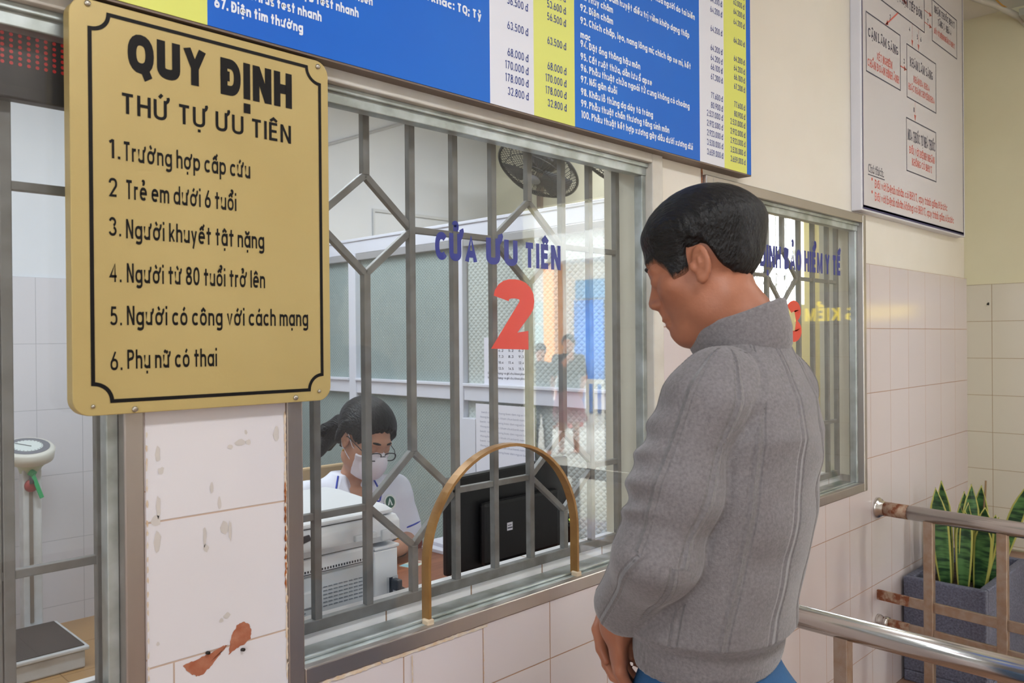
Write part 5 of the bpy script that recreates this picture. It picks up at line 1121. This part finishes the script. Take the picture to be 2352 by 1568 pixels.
for i, (dx, dy, dz, r) in enumerate([(.0, -.16, -.06, .026), (.014, -.17, -.03, .018), (-.012, -.155, -.085, .022), (.01, -.15, -.105, .018), (.03, -.175, -.055, .012), (.0, -.185, -.075, .013)]): tail.cap((.015, -.125, -.02), (dx * 1.4 + .03, dy * 1.0, dz * 1.35 - .015), .030, r * .8, .014)
tail.frame()
hair_cap('hair', kh, KR, KT, KK, zb_w, .021, .016, clk, .0045, extra=lambda P, q: tail(P) + (vnoise(q * np.array([60, 30, 20]), 1.0) - .5) * .006)
COAT = mat('white_coat', (226, 228, 240), .75, bump=(30, .1)); PIPE = mat('blue_piping', (44, 66, 176), .6)
co = SDF().frame(CR_, CT); co.loft([(.54, 0, 0, .195, .135), (.7, 0, .01, .185, .128), (.85, 0, .022, .19, .132), (.96, 0, .014, .178, .108), (1.02, 0, .004, .125, .082), (1.06, 0, .0, .074, .066)], .03)
LC = tuple(np.array(lsh) + (np.array(lel) - np.array(lsh)) * .92); RC = tuple(np.array(rsh) + (np.array(rel) - np.array(rsh)) * .92)
for A, B in ((lsh, LC), (rsh, RC)): co.cap((A[0] * .75, .01, .985), A, .058, .062, .03); co.cap(A, B, .062, .058, .03)
co.ell((0, .105, 1.06), (.038, .065, .10), .01, sub=True); co.ell((0, .02, 1.09), (.052, .055, .05), .012, sub=True)
co.frame()
def cof(P):
    q = (P - CT) @ CR_
    return co(P) - (vnoise(q * np.array([16, 16, 22]), 1.0) - .5) * .012
V, Q = surf(cof, CT + np.array([-.4, -.4, .5]), CT + np.array([.4, .3, 1.12]), .0055); coat = npmesh('coat', V, Q, COAT, clk)
def drape(pts, off=.0015, fn=cof):
    out = []
    for x, z in pts:
        y = np.linspace(.32, -.05, 240); P = CT + np.stack([np.full(240, x), y, np.full(240, z)], 1) @ CR_.T; d = fn(P); k = np.argmax(d < off); out.append(P[k])
    return out
seg = lambda pts, n=10: [tuple(np.array(a) + (np.array(b) - np.array(a)) * t) for a, b in zip(pts[:-1], pts[1:]) for t in np.linspace(0, 1, n, endpoint=False)] + [pts[-1]]
for s in (1, -1):
    for pts in ([(s * .060, 1.055), (s * .085, .985), (s * .075, .965), (s * .05, .965)], [(s * .092, .955), (s * .055, .935), (s * .012, .885)]):
        MB().tube(drape(seg(pts)), .0035, 6).build('blue_piping', PIPE, coat, True)
    # raised lapel
    lp_ = [(s * .050, 1.05), (s * .082, .99), (s * .072, .968), (s * .09, .957), (s * .012, .888), (s * .02, .97)]
    P = drape(lp_, .004); mb = MB(); c0 = sum((Vector(p) for p in P), Vector()) / len(P); mb.add([c0] + P, [(0, i + 1, (i + 1) % len(P) + 1) for i in range(len(P))]); o = mb.build('lapel', COAT, coat); o.modifiers.new('thickness', 'SOLIDIFY').thickness = .003
for A, B in ((lsh, LC), (rsh, RC)):
    A, B = np.array(A), np.array(B); d = (B - A) / np.linalg.norm(B - A); c0 = A + (B - A) * .80; s = np.cross(d, [0, 1.0, 0]); s /= np.linalg.norm(s); w = np.cross(d, s)
    MB().tube([CT + CR_ @ (c0 + (s * math.cos(t) + w * math.sin(t)) * .0605) for t in np.linspace(0, 2 * PI, 31)], .0032, 6, caps=False).build('blue_piping', PIPE, coat, True)
    us = SDF().frame(CR_, CT); us.cap(B - d * .02, B + d * .035, .050, .048, .01); us.frame(); c1 = CT + CR_ @ B
    V, Q = surf(us, c1 - .12, c1 + .12, .007); npmesh('undershirt_cuff', V, Q, mat('maroon_cotton', (120, 30, 40), .8) if A[0] < 0 else bpy.data.materials['maroon_cotton'], clk)
pc = Vector(drape([(-.115, .955)], .004)[0]); nn = Vector(normals(cof, np.array([pc]))[0]); aa = nn.orthogonal().normalized(); bb = nn.cross(aa)
em = MB(); em.tube([pc, pc + nn * .002], .028, 24); emb = em.build('chest_emblem', mat('emblem_white', (230, 236, 232), .6), coat)
MB().tube([pc + nn * .0021, pc + nn * .0026], .021, 24).build('emblem_disc', mat('emblem_green', (40, 96, 78), .6), emb)
ux = Vector(CR_[:, 0]); ux = (ux - nn * ux.dot(nn)).normalized(); uz = nn.cross(ux); uz = uz if uz.z > 0 else -uz
mb = MB(); mb.add([pc + nn * .003 + ux * a + uz * b_ for a, b_ in ((-.012, -.012), (-.004, -.012), (.0, .004), (.006, -.012), (.013, -.012), (.002, .016))], [(0, 1, 2, 5), (2, 3, 4, 5)]); mb.build('emblem_mark', mat('emblem_mark_white', (226, 234, 230), .6), emb)
p2 = Vector(drape([(-.10, .895)], .004)[0]); MB().tube([p2, p2 + nn * .004], .017, 20).build('name_badge', mat('badge_blue', (40, 100, 200), .4), clk)
# mask, straps, glasses, earring, watch
MASK = mat('white_mask', (232, 228, 238), .75, bump=(60, .08))
mk = SDF().frame(KR, KT, KK); mk.ell((0, .078, -.052), (.050, .048, .052), .02); mk.ell((0, .105, -.050), (.020, .026, .044), .02); mk.ell((0, .08, -.085), (.03, .03, .026), .02); mk.frame()
def mkf(P):
    q = ((P - KT) @ KR) / KK
    d = np.minimum(mk(P), np.maximum(kh(P) - .006, np.maximum(q[:, 2] + .018 + .4 * np.abs(q[:, 0]) - .016, -.118 - q[:, 2])))
    d = np.maximum(d, .02 + .22 * np.abs(q[:, 0]) * 2 - q[:, 1]); return d
V, Q = surf(mkf, KT - .17, KT + .17, .004); mask = npmesh('face_mask', V, Q, MASK, clk)
KP = lambda *p: Vector(KT + KR @ (np.array(p) * KK))
for s in (-1, 1):
    for pts in ([(s * .054, .05, -.03), (s * .070, .025, -.018), (s * .083, -.004, .016), (s * .085, -.02, .012)], [(s * .05, .045, -.082), (s * .068, .02, -.06), (s * .082, -.012, -.036), (s * .085, -.022, -.02)]): MB().tube([KP(*p) for p in pts], .0016, 6).build('ear_loop', MASK, mask, True)
GF = mat('dark_glasses_frame', (30, 30, 36), .35); gl = MB()
for s in (-1, 1):
    gl.tube([KP(s * .033 + .023 * math.copysign(abs(math.cos(t)) ** .7, math.cos(t)), .112 - .10 * (.033 + .023 * math.cos(t)), -.010 + .015 * math.copysign(abs(math.sin(t)) ** .7, math.sin(t))) for t in np.linspace(0, 2 * PI, 41)], .0022, 6, caps=False)
    gl.tube([KP(s * .056, .107, -.006), KP(s * .073, .08, -.002), KP(s * .082, .0, .006), KP(s * .084, -.02, -.002)], .0016, 6)
gl.tube([KP(-.010, .111, -.008), KP(0, .114, -.005), KP(.010, .111, -.008)], .0018, 6); gls = gl.build('glasses', GF, clk, True)
LENS = glass_mat('lens_glass', .01, 1.0)
for s in (-1, 1): MB().add([KP(s * .033 + .021 * math.cos(t), .112 - .10 * (.033 + .021 * math.cos(t)), -.010 + .0135 * math.sin(t)) for t in np.linspace(0, 2 * PI, 25)[:-1]], [tuple(range(24))]).build('lens', LENS, gls)
MB().tube([KP(.079, .0, -.044), KP(.080, .0, -.050)], .0035, 10).build('earring', mat('gold_earring', (200, 160, 80), .3, .9), clk, True)
wv = np.array(lwr) - np.array(lel); wv /= np.linalg.norm(wv); c0 = np.array(lwr) - wv * .02; s = np.cross(wv, [0, 0, 1.0]); s /= np.linalg.norm(s); w = np.cross(wv, s)
MB().tube([CT + CR_ @ (c0 + (s * math.cos(t) + w * math.sin(t)) * .0285) for t in np.linspace(0, 2 * PI, 25)], .006, 8, caps=False).build('wrist_strap', PRD, clk, True)
MB().tube([CT + CR_ @ (c0 - w * .028), CT + CR_ @ (c0 - w * .036)], .012, 14).build('watch_face', mat('watch_gold', (196, 160, 80), .3, .8), clk, True)
ct_ = SDF().frame(CR_, CT); ct_.loft([(.50, 0, .05, .19, .16), (.62, 0, .02, .185, .14)], .03)
for s in (-1, 1): ct_.cap((s * .09, .02, .54), (s * .10, .40, .53), .092, .072, .03); ct_.cap((s * .10, .40, .52), (s * .10, .40, .12), .068, .05, .03)
ct_.frame(); V, Q = surf(ct_, CT + np.array([-.4, -.75, .06]), CT + np.array([.4, .3, .68]), .009); npmesh('trousers', V, Q, mat('navy_trousers', (40, 44, 66), .8), clk)
# ------------------------------------------------------------------ the yard beyond the doorway, seen mirrored in the glass
PAVE = mat('grey_paving', (186, 182, 172), .8, noise=(3, (170, 166, 156)))
struct(MB().box((XR + .15, -22, FLOOR - .12), (26, .02, FLOOR - .02)).build('ground', PAVE), 'pale paved yard outside the doorway')
struct(MB().box((-4, 5.2, FLOOR - .12), (26, 14, FLOOR - .02)).build('ground_rear', PAVE), 'paved ground behind the offices')
WB = mat('white_facade', (236, 234, 226), .7); ORC = mat('orange_column_paint', (226, 150, 82), .6); BCU = mat('blue_curtain', (58, 132, 212), .7, bump=(9, .8, (1, 6, .3))); BSI = mat('blue_fascia', (60, 128, 176), .5)
bd_ = thing('clinic_building', 'white building with orange columns and a blue curtain across the yard', 'building', (14, -10, FLOOR))
MB().box((13.2, -18, FLOOR - .02), (16, -4.5, 5.2)).build('wall', WB, bd_)
for y in (-12.6, -9.97, -7.35): MB().box((12.55, y - .15, FLOOR - .02), (12.85, y + .15, 3.0)).build('column', ORC, bd_, bevel=.02)
MB().box((12.3, -18, 3.0), (13.19, -4.5, 3.25)).build('veranda_roof', WB, bd_)
MB().box((13.15, -9.75, 2.27), (13.19, -7.6, 2.66)).build('fascia_sign', BSI, bd_)
mb = MB(); mb.add([(13.12 + .03 * math.sin(y * 40), y, z) for y in np.linspace(-9.75, -7.6, 90) for z in (FLOOR, 2.24)], [(i * 2, i * 2 + 2, i * 2 + 3, i * 2 + 1) for i in range(89)]); o = mb.build('curtain', BCU, bd_, True); o.modifiers.new('thickness', 'SOLIDIFY').thickness = .01
f = MB(); f.box((13.12, -11.5, .9), (13.195, -10.45, 2.3)); wf = f.build('window_frame', mat('white_window', (240, 240, 236), .5), bd_)
for y in (-11.46, -10.96):
    for z0, z1 in ((.94, 1.75), (1.79, 2.26)): MB().box((13.115, y, z0), (13.12, y + .46, z1)).build('window_pane', mat('dull_pane', (150, 170, 166), .2) if 'dull_pane' not in bpy.data.materials else bpy.data.materials['dull_pane'], wf)
rl = thing('yard_balustrade', 'white balustrade in front of the white building', 'balustrade', (11.5, -9, FLOOR))
MB().box((11.45, -13, .62), (11.55, -6, .70)).build('top_rail', WB, rl)
for k in range(36): MB().box((11.47, -13 + k * .195, FLOOR - .02), (11.53, -12.94 + k * .195, .62)).build('baluster', WB, rl)
struct(MB().box((XR + .15, -9.5, 3.05), (9.4, -1.5, 3.2)).build('added_shade_slab', CEIL), 'unseen roof slab added outside the doorway to shade the figures')  # slab added over the yard figures so they mirror dark

LEAFG = mat('tree_leaves', (74, 112, 56), .7, noise=(4, (48, 84, 40)))
def tree(label, x, y, z, r, n, group):
    t = thing('tree', label, 'tree', (x, y, FLOOR), group)
    MB().tube([(x, y, FLOOR - .02), (x + .05, y, z * .5), (x, y, z)], [.12, .09, .05], 10).build('trunk', mat('bark', (96, 82, 66), .9) if 'bark' not in bpy.data.materials else bpy.data.materials['bark'], t, True)
    mb = MB(); P = rng.normal(0, 1, (n, 3)); P = P / np.linalg.norm(P, axis=1)[:, None] * (r * rng.uniform(.4, 1, (n, 1)) ** .5)
    for p in P:
        c = Vector((x, y, z + r * .5)) + Vector(p); d = Vector(rng.normal(0, 1, 3)).normalized(); a = d.orthogonal().normalized(); b = d.cross(a); s = .12
        mb.add([c - a * s, c + b * s * .5, c + a * s, c - b * s * .5], [(0, 1, 2, 3)])
    mb.build('crown', LEAFG, t)
for i, (x, y, z, r) in enumerate([(8.2, 8.4, 1.5, 1.3), (10.6, 8.8, 1.6, 1.4), (13.2, 9.2, 1.7, 1.5), (15.6, 9.6, 1.7, 1.5)]): tree('green tree behind the offices, low in the third window', x, y, z, r * .8, 700, 'trees behind the offices')

# two people under the added slab, clothes darkened to silhouettes, and one seated further off
def passer(label, loc, heading, h, top, low, skirt, arm=False, seat=False):
    h = h / 1.7; loc = np.array([loc[0], loc[1], FLOOR - .02]); a = math.radians(heading); R = np.array([[math.cos(a), -math.sin(a), 0], [math.sin(a), math.cos(a), 0], [0, 0, 1]])
    p = thing('person', label, 'person', tuple(loc)); dz = -.42 * h if seat else 0; tp = loc + np.array([0, 0, dz])
    B = SDF(); head(B, R, tp + np.array([0, 0, 1.57 * h]), h); B.frame(R, tp, h)
    B.cap((0, -.02, 1.5), (0, -.02, 1.38), .05, .055, .02); B.loft([(.86 * h, 0, 0, .16 * h, .10 * h), (1.1 * h, 0, 0, .13 * h, .09 * h), (1.35 * h, 0, -.01, .17 * h, .10 * h), (1.42 * h, 0, -.02, .1 * h, .07 * h)], .03)
    for s in (-1, 1):
        sh = np.array([s * .18, -.01, 1.36]); el = sh + ((s * .16, .10, .02) if (arm and s > 0) else (s * .05, .02, -.27)); wr = el + ((s * .10, .12, .16) if (arm and s > 0) else (-s * .02, .12, -.2))
        armchain(B, [sh, el], [.05 * 1, .042]); armchain(B, [el, wr], [.042, .028]); B.ell(wr + np.array([0, .02, -.05]), (.03, .03, .06), .02)
        kn = (s * .10, .42, .86) if seat else (s * .10, .02, .48)
        B.cap((s * .09, 0, .86), kn, .085, .06, .03); ft = (s * .10, .42, .46) if seat else (s * .11, -.02, .06)
        B.cap(kn, ft, .058, .036, .03); B.ell((ft[0], ft[1] + .06, ft[2] - .025), (.04, .12, .035), .02)
    B.frame(); V, Q = surf(B, loc + np.array([-.6, -.6, -.05]), loc + np.array([.6, .6, 1.8]), .014); npmesh('body', V, Q, SKIN_M, p)
    H = SDF(); head(H, R, tp + np.array([0, 0, 1.57 * h]), h)
    hair_cap('hair', H, R, tp + np.array([0, 0, 1.57 * h]), h, zb_w if skirt else zb_m, .02, .012, p, .010)
    G = SDF().frame(R, tp, h); G.loft([(.84 * h, 0, 0, .175 * h, .118 * h), (1.1 * h, 0, 0, .145 * h, .105 * h), (1.35 * h, 0, -.01, .18 * h, .112 * h), (1.43 * h, 0, -.02, .1 * h, .078 * h)], .03)
    for s in (-1, 1):
        sh = np.array([s * .18, -.01, 1.36]); el = sh + ((s * .14, .09, .01) if (arm and s > 0) else (s * .04, .018, -.23)); G.cap(sh, el, .062, .056, .03)
    G.frame(); V, Q = surf(G, loc + np.array([-.6, -.6, -.05]), loc + np.array([.6, .6, 1.8]), .014); npmesh('shirt', V, Q, top, p)
    L_ = SDF().frame(R, tp, h)
    if skirt: L_.loft([(.46 * h, 0, 0, .27 * h, .22 * h), (.7 * h, 0, 0, .21 * h, .16 * h), (.92 * h, 0, 0, .15 * h, .11 * h)], .02)
    else:
        for s in (-1, 1):
            kn = (s * .10, .42, .86) if seat else (s * .10, .02, .48); ft = (s * .10, .42, .52) if seat else (s * .11, -.02, .12); L_.cap((s * .085, 0, .86), kn, .10, .075, .03); L_.cap(kn, ft, .075, .06, .03)
    L_.frame(); V, Q = surf(L_, loc + np.array([-.6, -.6, -.05]), loc + np.array([.6, .6, 1.8]), .014); npmesh('skirt' if skirt else 'trousers', V, Q, low, p)
    return p
DK = mat('silhouette_shirt', (52, 54, 60), .8); MRN = mat('maroon_skirt', (120, 66, 78), .8); DKT = mat('silhouette_trousers', (44, 46, 52), .8)  # dark cloth colours put the shade of the silhouettes into the figures
passer('woman in silhouette-dark top and maroon skirt standing in the yard, mirrored in the glass', (8.45, -5.9), 60, 1.62, DK, MRN, True)
passer('person in silhouette-dark clothes raising one arm in the yard, mirrored in the glass', (8.0, -6.0), 40, 1.5, DK, DKT, False, True)
st_ = passer('person seated under the blue curtain across the yard', (11.0, -8.1), 75, 1.6, mat('grey_shirt', (120, 122, 126), .8), DKT, False, False, True)
MB_ = MB(); MB_.box((10.8, -8.3, .13), (11.2, -7.9, .17))
for x in (10.82, 11.12):
    for y in (-8.28, -7.98): MB_.box((x, y, FLOOR - .02), (x + .06, y + .06, .13))
tag(MB_.build('stool', mat('red_plastic', (176, 52, 48), .5)), 'red stool under the seated person across the yard', 'stool')
